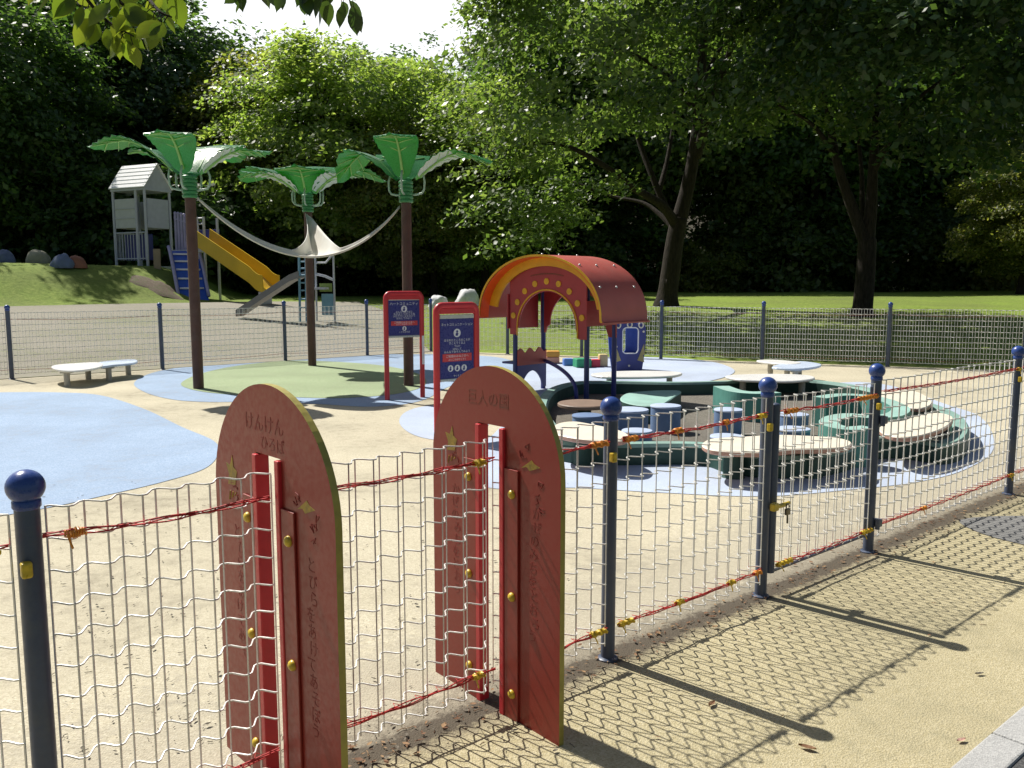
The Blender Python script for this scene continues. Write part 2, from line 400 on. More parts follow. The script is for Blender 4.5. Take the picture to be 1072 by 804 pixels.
# colour fields
def field(name, px, z, mat, n=6):
    return sheet(name, catmull([gp(u, v) for u, v in px], n), z, mat)
field('blue_field_left', [(-140, 420), (-60, 413), (0, 411), (60, 411), (105, 414), (150, 428), (190, 447), (224, 462), (228, 476), (214, 491), (170, 505), (110, 519), (50, 532), (-30, 545), (-160, 560), (-260, 500)], .004, BLUE)
field('blue_ring', [(141, 400), (150, 410), (178, 418), (215, 421), (260, 421), (330, 423), (390, 426), (440, 420), (470, 405), (500, 395), (540, 392), (548, 384), (520, 374), (460, 371), (420, 371), (380, 370), (330, 371), (270, 374), (215, 381), (165, 389)], .004, BLUE)
field('green_field', [(190, 401), (200, 408), (235, 413), (300, 416), (360, 417), (420, 412), (446, 402), (436, 391), (400, 383), (350, 379), (300, 378), (250, 383), (212, 391)], .008, GREENR)
field('blue_spot', [(418, 442), (424, 432), (442, 426), (470, 425), (500, 430), (512, 440), (505, 452), (480, 461), (450, 460), (428, 453)], .004, PALEBLUE)
field('blue_field_back', [(545, 384), (580, 380), (640, 374), (700, 375), (745, 379), (768, 387), (762, 394), (735, 401), (700, 408), (640, 420), (580, 425), (552, 410)], .008, PALEBLUE)
field('blue_pit_surround', [(480, 500), (520, 512), (600, 511), (690, 516), (800, 520), (900, 512), (960, 505), (1010, 492), (1040, 470), (1030, 440), (995, 425), (900, 400), (700, 420), (560, 430), (510, 460), (480, 480)], .004, PALEBLUE)
# gravel yard beyond the left back fence, draped on the slope
def drape(name, c00, c10, c11, c01, nu, nv, lift, mat, wob=0.0):
    vs = []
    for j in range(nv + 1):
        for i in range(nu + 1):
            a, b = i / nu, j / nv
            p = (c00 * (1 - a) + c10 * a) * (1 - b) + (c01 * (1 - a) + c11 * a) * b
            w = wob * noise.noise(Vector((p.x * .3, p.y * .3, 3)))
            p = p + Vector((w, w, 0))
            vs.append((p.x, p.y, terr(p.x, p.y) + lift))
    fs = [(j * (nu + 1) + i, j * (nu + 1) + i + 1, (j + 1) * (nu + 1) + i + 1, (j + 1) * (nu + 1) + i) for j in range(nv) for i in range(nu)]
    o = MB().add(vs, fs).build(name, mat, smooth=True); o['kind'] = 'structure'; return o
drape('gravel_yard', Vector((-13.6, 9.6, 0)), Vector((-1.6, 19.95, 0)), Vector((-5.5, 32.5, 0)), Vector((-24, 16.5, 0)), 60, 70, .03, YARD, .5)

ec = gt(160, 299); ea = (gt(186, 311) - gt(134, 287)) * .5; eb = (gt(176, 296) - gt(146, 303)) * .42; evs = []; NR, NA = 7, 40
for i in range(NR + 1):
    for j in range(NA):
        a = 2 * math.pi * j / NA; r_ = i / NR * (1 + .45 * noise.noise(Vector((math.cos(a) * 1.6, math.sin(a) * 1.6, 4))) + .2 * noise.noise(Vector((math.cos(a) * 5, math.sin(a) * 5, 9))))
        x_ = ec.x + ea.x * r_ * math.cos(a) + eb.x * r_ * math.sin(a); y_ = ec.y + ea.y * r_ * math.cos(a) + eb.y * r_ * math.sin(a)
        evs.append((x_, y_, terr(x_, y_) + .04 * (1 - (i / NR) ** 3) - .02 * (i == NR)))
MB().add(evs, [(i * NA + j, (i + 1) * NA + j, (i + 1) * NA + (j + 1) % NA, i * NA + (j + 1) % NA) for i in range(NR) for j in range(NA)]).build('worn_earth', EARTH, smooth=True)['kind'] = 'structure'

# ------------------------------------------------------------------ loose litter on the ground
r3 = random.Random(11)
LITTER = leafmat('dry_leaf', (.10, .045, .02), (.20, .10, .05), (.32, .20, .10), trans=.1, rough=.8, scale=3)
def litter(name, n, place, size, mat, label, cat):
    mb = MB()
    for _ in range(n):
        p = place(); a = r3.random() * 6.3; s = size * (.35 + 1.1 * r3.random() ** 2); w = s * (.25 + .35 * r3.random())
        t = Vector((math.cos(a), math.sin(a), 0)); b = Vector((-t.y, t.x, 0)); z = Vector((0, 0, .004 + .006 * r3.random()))
        if r3.random() < .3:                             # a bit of twig
            mb.tube([p + z - t * s, p + z + b * s * .2, p + z + t * s * 1.2], .0014, 4); continue
        cu = s * r3.uniform(.1, .5); vs = []
        for x, q_ in ((-1, .05), (-.5, .8), (.05, 1), (.6, .65), (1.1, .04)):
            for k in (-1, 0, 1): vs.append(p + z + t * (s * x) + b * (k * w * q_) + Vector((0, 0, cu * (x * x * .5 + (abs(k) * q_) * .5) + r3.uniform(0, .15) * s)))
        mb.add(vs, [(i * 3 + k, i * 3 + 3 + k, i * 3 + 4 + k, i * 3 + 1 + k) for i in range(4) for k in (0, 1)])
    o = mb.build(name, mat, smooth=True); o['kind'] = 'stuff'; o['label'] = label; o['category'] = cat; return o
def along(): return fl(-1.4 + 7.0 * r3.random() ** 1.4, r3.gauss(.0, .06))
litter('fallen_leaves', 700, along, .013, LITTER, 'brown dry leaves and twigs littering the soil under the near fence', 'litter')
def wide():
    return gp(40 + 560 * r3.random(), 505 + 290 * r3.random())
litter('leaf_debris', 900, wide, .010, SOIL, 'dark specks of leaf debris scattered over the cream playground floor', 'litter')
def pathp(): return fl(-1 + 6 * r3.random(), .1 + 1.0 * r3.random())
litter('path_litter', 60, pathp, .010, LITTER, 'scattered brown leaf bits lying on the ochre path', 'litter')
def lyingleaf(p, s, a, mat, label):
    mb = MB(); t = Vector((math.cos(a), math.sin(a), 0)); b = Vector((-t.y, t.x, 0)); prof = [(-1, 0), (-.5, .32), (0, .42), (.5, .3), (1, 0)]
    vs = []
    for x, w in prof:
        for k in (-1, 0, 1): vs.append(p + t * (x * s) + b * (k * w * s) + Vector((0, 0, .006 + (.22 * s if k else .02 * s) + .1 * s * x * x)))
    fs = [(i * 3 + k, i * 3 + 3 + k, i * 3 + 4 + k, i * 3 + 1 + k) for i in range(4) for k in (0, 1)]
    return tag(mb.add(vs, fs).build('fallen_leaf', mat, origin=p), label, 'leaf')
lyingleaf(gp(1006, 777), .022, .4, paint('pink_leaf', (.60, .38, .30), rough=.6), 'pale pink fallen leaf lying beside the concrete kerb')
lyingleaf(gp(845, 785), .030, -.5, LITTER, 'long brown fallen leaf lying alone on the ochre path')
lyingleaf(gp(1025, 707), .020, .2, SOIL, 'small dark curled leaf out on the sunny ochre path')
lyingleaf(gp(745, 739), .026, .9, LITTER, 'forked brown leaf fragment within the mesh shadow on the path')
lyingleaf(gp(713, 630), .028, .3, paint('green_dead_leaf', (.14, .15, .05), rough=.6), 'greenish leaf caught at the foot of the fence right of the first post')

# ------------------------------------------------------------------ light, sky and camera
SUN_EL, SUN_AZ = 50.0, 48.2                 # azimuth measured to the left of straight ahead
sv = Vector((-math.sin(R(SUN_AZ)) * math.cos(R(SUN_EL)), math.cos(R(SUN_AZ)) * math.cos(R(SUN_EL)), math.sin(R(SUN_EL))))
sun = bpy.data.lights.new('sun', 'SUN'); sun.energy = 5.0; sun.angle = R(.53); sun.color = (1, .955, .88)
so = bpy.data.objects.new('sun', sun); COL.objects.link(so); so.rotation_euler = sv.to_track_quat('Z', 'Y').to_euler(); so.location = sv * 60
w = bpy.data.worlds.new('World'); scene.world = w; w.use_nodes = True
nt = w.node_tree; nt.nodes.clear()
wo = N(nt, 'ShaderNodeOutputWorld'); bg = N(nt, 'ShaderNodeBackground'); sky = N(nt, 'ShaderNodeTexSky')
sky.sky_type = 'NISHITA'; sky.sun_disc = False; sky.sun_elevation = R(SUN_EL); sky.sun_rotation = R(-SUN_AZ); sky.air_density = 1.2; sky.dust_density = 2.2
tc = N(nt, 'ShaderNodeTexCoord'); mp = N(nt, 'ShaderNodeMapping'); mp.inputs['Scale'].default_value = (1, 1, 2.2); nt.links.new(tc.outputs['Generated'], mp.inputs[0])
cl = N(nt, 'ShaderNodeTexNoise', Scale=2.2, Detail=7.0, Roughness=.55); nt.links.new(mp.outputs[0], cl.inputs['Vector'])
cf = ramp(nt, cl.outputs[0], [(.36, (0, 0, 0)), (.52, (.95, .95, .95))]).outputs[0]
sx = N(nt, 'ShaderNodeSeparateXYZ'); nt.links.new(tc.outputs['Generated'], sx.inputs[0])      # cloud masked to a low band ahead, clear elsewhere to cut fill light
hb = N(nt, 'ShaderNodeMapRange'); hb.inputs[1].default_value = .52; hb.inputs[2].default_value = .34; nt.links.new(sx.outputs[2], hb.inputs[0])
hy = N(nt, 'ShaderNodeMapRange'); hy.inputs[1].default_value = .1; hy.inputs[2].default_value = .6; nt.links.new(sx.outputs[1], hy.inputs[0])
m1 = N(nt, 'ShaderNodeMath', operation='MULTIPLY'); nt.links.new(hb.outputs[0], m1.inputs[0]); nt.links.new(hy.outputs[0], m1.inputs[1])
m2 = N(nt, 'ShaderNodeMath', operation='MULTIPLY'); nt.links.new(m1.outputs[0], m2.inputs[0]); nt.links.new(cf, m2.inputs[1]); cf = m2.outputs[0]
c = mix(nt, cf, sky.outputs[0], (19, 19.4, 20))
nt.links.new(c, bg.inputs[0]); bg.inputs[1].default_value = .05; nt.links.new(bg.outputs[0], wo.inputs[0])
cam = bpy.data.cameras.new('camera'); co = bpy.data.objects.new('camera', cam); COL.objects.link(co)
cam.sensor_width = 36; cam.lens = F / 1072 * 36; cam.clip_start = .05; cam.clip_end = 600
co.location = (0, 0, EYE); co.rotation_euler = (math.pi / 2 - PITCH, 0, 0); scene.camera = co
scene.view_settings.view_transform = 'Standard'; scene.view_settings.look = 'None'; scene.view_settings.gamma = 1; scene.view_settings.exposure = 0.43
scene.render.engine = 'CYCLES'
scene.cycles.max_bounces = 9; scene.cycles.diffuse_bounces = 6; scene.cycles.glossy_bounces = 2; scene.cycles.transmission_bounces = 4; scene.cycles.transparent_max_bounces = 4
scene.cycles.caustics_reflective = False; scene.cycles.caustics_refractive = False
scene.cycles.use_denoising = True
# ------------------------------------------------------------------ mesh fences
def wire_panel(mb, p0, p1, z0, z1, row=.09, period=.09, amp=.02, r=.0029, sides=4, sub=4, hr=None, lift=lambda p: 0.0):
    d = (p1 - p0); L = Vector((d.x, d.y, 0)).length; d = Vector((d.x, d.y, 0)).normalized(); n = Vector((d.y, -d.x, 0))
    nh = int(round(L / (period / 2))); st = L / nh
    sd_ = p0.x * 3.1 + p0.y
    bend = lambda s: .010 * noise.noise(Vector((s * 1.1, sd_, 0))) * min(1, 8 * s, 8 * (L - s))
    P = lambda s, off: p0 + d * s + n * (off + bend(max(0, min(L, s))))
    for i in range(nh + 1):                         # uprights, alternately on the two faces of the corrugation
        o = amp * (1 if i % 2 else -1); q = P(i * st, o)
        zz = lift(q)
        mb.tube([q + Vector((0, 0, z0 + zz - .012)), q + Vector((0, 0, z1 + zz))], r, sides, caps=True)
    rows = int(round((z1 - z0) / row))
    for j in range(rows + 1):                       # crimped cross wires that weave from face to face
        z = z1 - j * (z1 - z0) / rows
        pts = []
        for k in range(nh * sub + 1):
            x = k / sub; ph = math.cos(math.pi * (x + 1))
            w = (1 if ph > 0 else -1) * abs(ph) ** .7
            q = P(x * st, (amp + r) * w * -1 if False else (amp + 1.2 * r) * w)
            pts.append(q + Vector((0, 0, z + lift(q) + .0015 * math.sin(x * 2.1 + j) + .007 * noise.noise(Vector((x * st * 1.7, sd_, z * .8))))))
        mb.tube(pts, hr or r, sides, caps=True)
    return mb
def post_parts(root, p, h=1.045, r=.03, ball=.046, lean=None, lift=0.0):
    p = Vector((p.x, p.y, lift))
    mb = MB().tube([p + Vector((0, 0, -.05)), p + Vector((0, 0, h - .01))], r, 18)
    mb.lathe(p, [(r + .014, -.02), (r + .014, .006), (r + .004, .012)], 18)
    o = mb.build('fence_post', STEEL, root, smooth=40)
    pr = [(r * .98, h - .012), (r * 1.12, h - .006), (r * 1.12, h + .010), (r * .98, h + .014)]
    for k in range(13):
        a = -1.0 + (math.pi / 2 + 1.0) * k / 12
        pr.append((max(.0005, ball * math.cos(a)), h + .045 + ball * .95 * math.sin(a)))
    MB().lathe(p, pr, 24).build('ball_cap', STEELB, o, smooth=50)
    return o
def clamp(root_post, p, z, toward):
    """yellow lug that ties the wire to a post"""
    mb = MB(); q = p + toward * .034 + Vector((0, 0, z))
    mb.box(q, (.026, .026, .042), rotz(math.atan2(FD.y, FD.x)), bev=.006)
    mb.build('clamp', YBOLT, root_post)
S0, SA1, SA2, S1, S2, S3, S4 = -2.138, -1.485, -.625, 0.0, 1.135, 2.25, 4.41
A1 = fl(SA1); A2 = fl(SA2)
S2B = S2 + .075
near = [fl(S0), fl(S1), fl(S2), fl(S3), fl(S4)]
# 1. left run
def run(name, posts, spans, label, z0=.085, z1=1.03, group='near mesh fences along the path', n=0.0, **kw):
    root = thing(name, fl(posts[0] if posts else spans[0][0]), label, 'fence', group)
    for s in posts:
        o = post_parts(root, fl(s)); clamp(o, fl(s), .885, FN * .9 - FD * .45)
    for a, b in spans:
        wire_panel(MB(), fl(a, n), fl(b, n), z0, z1, **kw).build('mesh_panel', WIRE, root)
    return root
run('mesh_fence', [S0, S0 - 2.0], [(S0 - 2.0, S0 - .045), (S0 + .045, SA1 - .012)], 'wire mesh fence run with dark ball topped post left of both red arch plates')
run('mesh_fence', [S1], [(SA2 + .012, S1 - .04), (S1 + .04, S2 - .04)], 'wire mesh fence run from the right arch plate to the padlocked gate')
run('mesh_fence', [S3, S4, S4 + 2.0, S4 + 4.0, S4 + 6.0, S4 + 8.0, S4 + 10], [(S3 + .05, S4 - .04)] + [(S4 + .04 + 2 * k, S4 + 1.96 + 2 * k) for k in range(5)], 'wire mesh fence run receding right from the gate hinge post along the ochre path', amp=.009, hr=.0046)
# the sliding leaf that runs through both arch plates
root = thing('sliding_gate', fl(S0 + .1, .0), 'sliding wire mesh gate panel filling the gap between the two red arch plates', 'gate')
wire_panel(MB(), fl(SA1 + .02, .0), fl(SA2 - .02, .0), .085, 1.03).build('mesh_panel', WIRE, root)
# a red post by post P2 + hinged gate leaf
root = thing('swing_gate', fl(S2B), 'narrow mesh swing gate with padlock, between two blue ball topped posts', 'gate')
o2 = post_parts(root, fl(S2)); clamp(o2, fl(S2), .885, FN * .9 - FD * .45)
mb = MB()
mb.tube([fl(S2B, .0, .11), fl(S2B, .0, .985)], .024, 14)
mb.ball(fl(S2B, .0, .985), .024, 12, sz=.5)
mb.tube([fl(S3 - .055, .0, .10), fl(S3 - .055, 0, 1.0)], .008, 8)
mb.tube([fl(S3 - .055, 0, .11), fl(S2B, 0, .11)], .008, 8)
mb.build('gate_stile', STEEL, root, smooth=40)
wire_panel(MB(), fl(S2B + .03), fl(S3 - .06), .13, 1.02).build('mesh_panel', WIRE, root)
mb = MB().box(fl(S2B + .0, .045, .47), (.10, .012, .022), rotz(math.atan2(FD.y, FD.x)), bev=.003)
mb.tube([fl(S2B - .05, .05, .47), fl(S2B + .08, .05, .475)], .009, 8)
mb.box(fl(S2B - .055, .05, .475), (.045, .03, .04), rotz(math.atan2(FD.y, FD.x)), bev=.006)
lt = mb.build('latch', YBOLT, root)
mb = MB().tube([fl(S2B + .05 + .014 * math.cos(t), .06, .455 + .022 * math.sin(t)) for t in [math.pi * k / 8 for k in range(9)]], .0035, 8)
mb.box(fl(S2B + .05, .06, .435), (.036, .016, .034), rotz(math.atan2(FD.y, FD.x)), bev=.004)
mb.tube([fl(S2B + .05, .06, .42), fl(S2B + .046, .064, .375)], .005, 8)
mb.build('padlock', paint('dark_brass', (.16, .14, .10), rough=.35, metal=.7), root)
for zz in (.18, .80):
    mb = MB(); mb.tube([fl(S3 + .0, .05, zz - .03), fl(S3, .05, zz + .03)], .014, 10); mb.box(fl(S3 + .03, .03, zz), (.05, .05, .045), rotz(math.atan2(FD.y, FD.x)), bev=.005)
    mb.build('hinge', STEEL, root, smooth=40)

# ropes: three loose strands wound along the mesh, yellow bindings near the posts
def rope(s0, s1, z, label, ties=(), n=.030, seed=0, za=None):
    q = random.Random(seed); za = z if za is None else za
    root = thing('mesh_rope', fl(s0, n, z), label, 'rope', 'red ropes tied along the near mesh fence')
    m = max(6, int((s1 - s0) / .03)); mb = MB()
    for k in range(3):
        ph = q.random() * 6.3; fq = 26 + 10 * q.random(); a = .003 + .002 * q.random(); pts = []
        for i in range(m + 1):
            t = i / m; s = s0 + (s1 - s0) * t
            zz = z * (1 - t) + za * t + a * .8 * math.sin(fq * s + ph) - .012 * math.sin(math.pi * t) + (k - 1) * .005
            pts.append(fl(s, n + a * math.cos(fq * s * .9 + ph), zz))
        mb.tube(pts, .0024, 5)
    # zig-zag lashing through the mesh
    pts = []
    for i in range(int((s1 - s0) / .0225) + 1):
        s = s0 + i * .0225; t = (s - s0) / (s1 - s0)
        pts.append(fl(s, n * (-.7 if i % 4 == 2 else 1.0 if i % 2 == 0 else .9), z * (1 - t) + za * t - .012 * math.sin(math.pi * t) + (.006 if i % 4 < 2 else -.008)))
    mb.tube(pts, .0013, 5)
    mb.build('red_strand', ROPER, root)
    for (c, wd, mt) in ties:
        mb = MB(); pts = []; t0 = (c - s0) / (s1 - s0); k = int(wd / .006)
        for i in range(k * 8 + 1):
            a = 2 * math.pi * i / 8; x = (i / (k * 8) - .5) * wd; rr = .0105 + .003 * math.sin(i * 1.7)
            pts.append(fl(c + x, n + rr * math.cos(a), z * (1 - t0) + za * t0 + rr * math.sin(a) - .006))
        mb.tube(pts, .0028, 5)
        mb.tube([fl(c - wd * .4, n + .012, z - .004), fl(c - wd * .3, n + .02, z - .03), fl(c - wd * .22, n + .018, z - .042)], .003, 5)
        mb.build('yellow_binding', mt, root)
ZT, ZB = .955, .155
rope(S0 - 2, S0 - .05, ZT, 'upper red rope on the mesh left of the dark ball topped post', [(S0 - .12, .10, ROPEY)], seed=1)
rope(S0 + .025, SA1 - .02, ZT + .01, 'upper dark red rope between the dark ball topped post and left arch plate', [(S0 + .10, .05, ROPEO)], seed=2)
rope(SA1 + .02, SA2 - .02, ZT + .01, 'upper red rope on the mesh between the two arch plates', [(SA2 - .09, .05, ROPEY)], seed=3)
rope(SA2 + .02, S1 - .04, ZT, 'upper red rope between the right arch plate and first blue post', [(S1 - .10, .10, ROPEO)], seed=4)
rope(S1 + .04, S2 - .04, ZT, 'upper red rope with orange bindings between first blue post and padlocked gate', [(S1 + .09, .08, ROPEO), (S1 + .40, .06, ROPEO), (S1 + .75, .04, ROPEO), (S2 - .09, .07, ROPEY)], seed=5)
rope(S2B + .03, S3 - .05, ZT, 'upper red rope tied across the top of the padlocked swing gate', [(S2B + .10, .11, ROPEO), (S3 - .15, .22, ROPEO)], seed=6)
rope(S3 + .04, S4 - .04, ZT + .015, 'upper red rope along the first mesh panel right of the gate', [(S4 - .05, .05, ROPEY)], seed=7)
rope(S4 + .04, S4 + 1.95, ZT + .015, 'upper red rope on the mesh beyond the farthest near blue post', [], seed=8)
rope(SA1 - .3, SA1 - .02, ZB + .01, 'short bright red lower rope end left of the left arch plate', [], seed=9)
rope(SA1 + .02, SA2 - .02, ZB + .01, 'lower bright red rope on the mesh between the two arch plates', [(SA2 - .1, .05, ROPEY)], seed=10)
rope(SA2 + .02, S1 - .04, ZB, 'lower red rope between the right arch plate and first blue post', [(S1 - .09, .09, ROPEY)], seed=11)
rope(S1 + .04, S2 - .04, ZB, 'lower red rope with yellow bindings between first blue post and padlocked gate', [(S1 + .08, .09, ROPEY), (S1 + .44, .05, ROPEY), (S2 - .30, .05, ROPEY), (S2 - .08, .06, ROPEO)], seed=12)
rope(S2B + .03, S3 - .05, ZB, 'lower red rope tied across the bottom of the padlocked swing gate', [(S2B + .09, .14, ROPEY), (S3 - .09, .12, ROPEY)], seed=13)
rope(S3 + .04, S4 - .04, ZB + .01, 'lower red rope along the first mesh panel right of the gate', [(S3 + .65, .07, ROPEO), (S4 - .06, .08, ROPEY)], seed=14)
rope(S4 + .04, S4 + 1.95, ZB + .01, 'lower red rope on the mesh beyond the farthest near blue post', [], seed=15)

# ------------------------------------------------------------------ red arch plates that carry the sliding gate
def text_mesh(body, size, depth=.0):
    c = bpy.data.curves.new('writing', 'FONT'); c.body = body; c.size = size; c.align_x = 'CENTER'; c.align_y = 'CENTER'; c.extrude = depth
    c.resolution_u = 2
    o = bpy.data.objects.new('writing_tmp', c); COL.objects.link(o)
    dg = bpy.context.evaluated_depsgraph_get(); me = bpy.data.meshes.new_from_object(o.evaluated_get(dg))
    vs = [v.co.copy() for v in me.vertices]; fs = [tuple(p.vertices) for p in me.polygons]
    bpy.data.objects.remove(o); bpy.data.curves.remove(c); bpy.data.meshes.remove(me)
    return vs, fs
def write(mb, body, size, o, ax, ay, an, depth=.001, mi=0):
    vs, fs = text_mesh(body, size, depth)
    mb.add([Vector(o) + ax * p.x + ay * p.y + an * p.z for p in vs], fs, mi)
    return mb
INC = paint('incised_red', (.222, .021, .014), rough=.6)
INCY = paint('worn_yellow_inlay', (.33, .22, .03), rough=.55, var=.4, scale=60)
INCO = paint('faint_inlay', (.225, .040, .020), rough=.55, var=.4, scale=60)
def arch_plate(c, label, motif, turn=0.0):
    root = thing('arch_plate', c, label, 'gate plate', 'red arch plates beside the sliding gate')
    W, H, T = .3725, 1.30, .022
    ax, ay, an = rotz(turn) @ FN, Vector((0, 0, 1)), rotz(turn) @ -FD            # plate lies across the fence; an faces the camera's left
    poly = [(-W, -.03), (-.078, -.03), (-.078, 1.085), (.078, 1.085), (.078, -.03), (W, -.03)]
    for k in range(33):
        a = math.pi * k / 32; poly.append((W * math.cos(a), H - W + W * math.sin(a)))
    mb = MB().prism(poly, c - an * (T / 2), ax, ay, an, T, 0, 1)
    mb.build('plate', [RED, YEDGE], root)
    f = c + an * (T / 2 + .0004)
    for sgn in (-1, 1):                                # square tubes that line the slot, bolted through a flange
        mb = MB().box(c + ax * (sgn * .070) + Vector((0, 0, .535)), (.024, .046, 1.09), Matrix((ax, an, ay)).transposed(), bev=.003)
        o = mb.build('slot_post', REDP, root)
        mb = MB().box(f + ax * (sgn * .122) + an * .004 + Vector((0, 0, .47)), (.075, .008, .94), Matrix((ax, an, ay)).transposed(), bev=.002)
        mb.build('flange', RED, root)
        for z in (.10, .47, .85):
            q = f + ax * (sgn * .128) + an * .006 + Vector((0, 0, z + (.02 if sgn < 0 else 0)))
            M = Matrix((ax, ay, an)).transposed()
            MB().lathe(q, [(.017, -.004), (.017, .004), (.0145, .010), (.009, .0145), (.001, .016)], 16, M=M).build('bolt_cap', YBOLT, root, smooth=50)
    # incised writing and inlaid pictures
    lt = write(MB(), motif[0], .062, f + ay * 1.175 - ax * .02, ax, ay, an, .0003); write(lt, motif[1], .05, f + ay * 1.118 + ax * .03, ax, ay, an, .0003)
    lt.build('lettering', motif[2], root)
    q = random.Random(motif[3])
    mb = MB()                                           # yellow bird on the far leg
    for pl in ([(-.03, -.05), (.02, -.045), (.035, .0), (.012, .012), (.005, .05), (-.012, .015), (-.04, .02), (-.022, -.015)],):
        mb.prism([(x - .245, y + 1.0) for x, y in pl], f, ax, ay, an, .001)
    for k in range(3):
        mb.tube([f + ax * (-.27 + .02 * k) + ay * (.90 + .01 * k), f + ax * (-.262 + .02 * k) + ay * .93], .003, 4)
    mb.build('inlay_figure', INCY, root); mb = MB()
    mb.prism([(x + .22, y + .965) for x, y in [(-.05, -.012), (-.02, -.004), (-.005, -.016), (.05, .004), (.02, .012), (.005, .024), (-.012, .012)]], f, ax, ay, an, .001)
    mb.build('inlay_figure', INCY, root)
    mb = MB()
    for (ox, oy, n) in ((-.20, .95, 3), (.26, .90, 4), (.17, 1.0, 3)):
        for k in range(n):
            x, y = ox + q.gauss(0, .02), oy + q.gauss(0, .03)
            mb.tube([f + ax * (x + .016 * math.cos(a)) + ay * (y + .013 * math.sin(a)) for a in [q.random() * 6 + i * .5 for i in range(5)]], .0016, 4)
    for sx, wds in ((.235, motif[4]), (-.215, motif[4][:9])):      # a line of incised kana down each leg
        for i, ch in enumerate(wds): write(mb, ch, .050, f + ax * (sx + q.gauss(0, .006)) + ay * (.80 - .050 * i), ax, ay, an, .0003)
    mb.build('script_line', INC, root)
    return root
arch_plate(A1, 'nearer red arch plate with dark incised title, left of the sliding gate', ('けんけん', 'ひろば', INC, 5, 'とびらをあけてあそぼう'), R(3.3))
arch_plate(A2, 'farther red arch plate with faint yellow title, right of the sliding gate', ('巨人の国', '', INCO, 6, 'かぜのみちをとおろう'))

# ------------------------------------------------------------------ rear fences
def rear(label, posts, gens, rail=True):
    root = thing('boundary_fence', posts[0], label, 'fence', 'mesh fences closing the back of the playground')
    mb = MB()
    for a, b in zip(posts[:-1], posts[1:]):
        d = (b - a).normalized()
        wire_panel(mb, a + d * .05, b - d * .05, .09, 1.10, row=.1, period=.10, amp=.022, r=.0036, hr=.0062, sides=3, sub=2)
    mb.build('mesh_panel', WIRE, root)
    for p in posts: post_parts(root, p, h=1.15, r=.036, ball=.045)
    if rail:
        mb = MB()
        for z in (1.0, .16):
            for a, b in zip(posts[:-1], posts[1:]):
                m = 10; mb.tube([a.lerp(b, i / m) + Vector((0, 0, z - .03 * math.sin(math.pi * i / m))) for i in range(m + 1)], .0045, 5)
        mb.build('red_cord', CORD, root)
lp = [Vector((-12.2, 10.6, 0)), Vector((-10.3, 12.3, 0)), Vector((-8.35, 14.03, 0)), Vector((-6.48, 15.6, 0)), Vector((-4.66, 17.33, 0)), Vector((-3.2, 18.65, 0)), Vector((-1.9, 19.8, 0))]
rear('back mesh fence on the left, in front of the gravel yard and climbing tower', lp, None)
rp = [Vector((-.1, 19.07, 0)), Vector((1.52, 18.42, 0)), Vector((3.14, 17.77, 0)), Vector((5.03, 16.95, 0)), Vector((7.2, 16.14, 0)), Vector((9.3, 15.3, 0)), Vector((11.3, 14.5, 0)), Vector((12.75, 13.9, 0))]
rear('shaded back mesh fence on the right, in front of the lawn', rp, None)
# short link at the corner
root = thing('boundary_fence', APEX, 'short mesh fence piece closing the far back corner behind the signs', 'fence', 'mesh fences closing the back of the playground')
wire_panel(MB(), APEX + Vector((.05, 0, 0)), rp[0] - Vector((.05, 0, 0)), .09, 1.10, row=.1, period=.10, amp=.022, r=.0042, sides=3, sub=2).build('mesh_panel', WIRE, root)
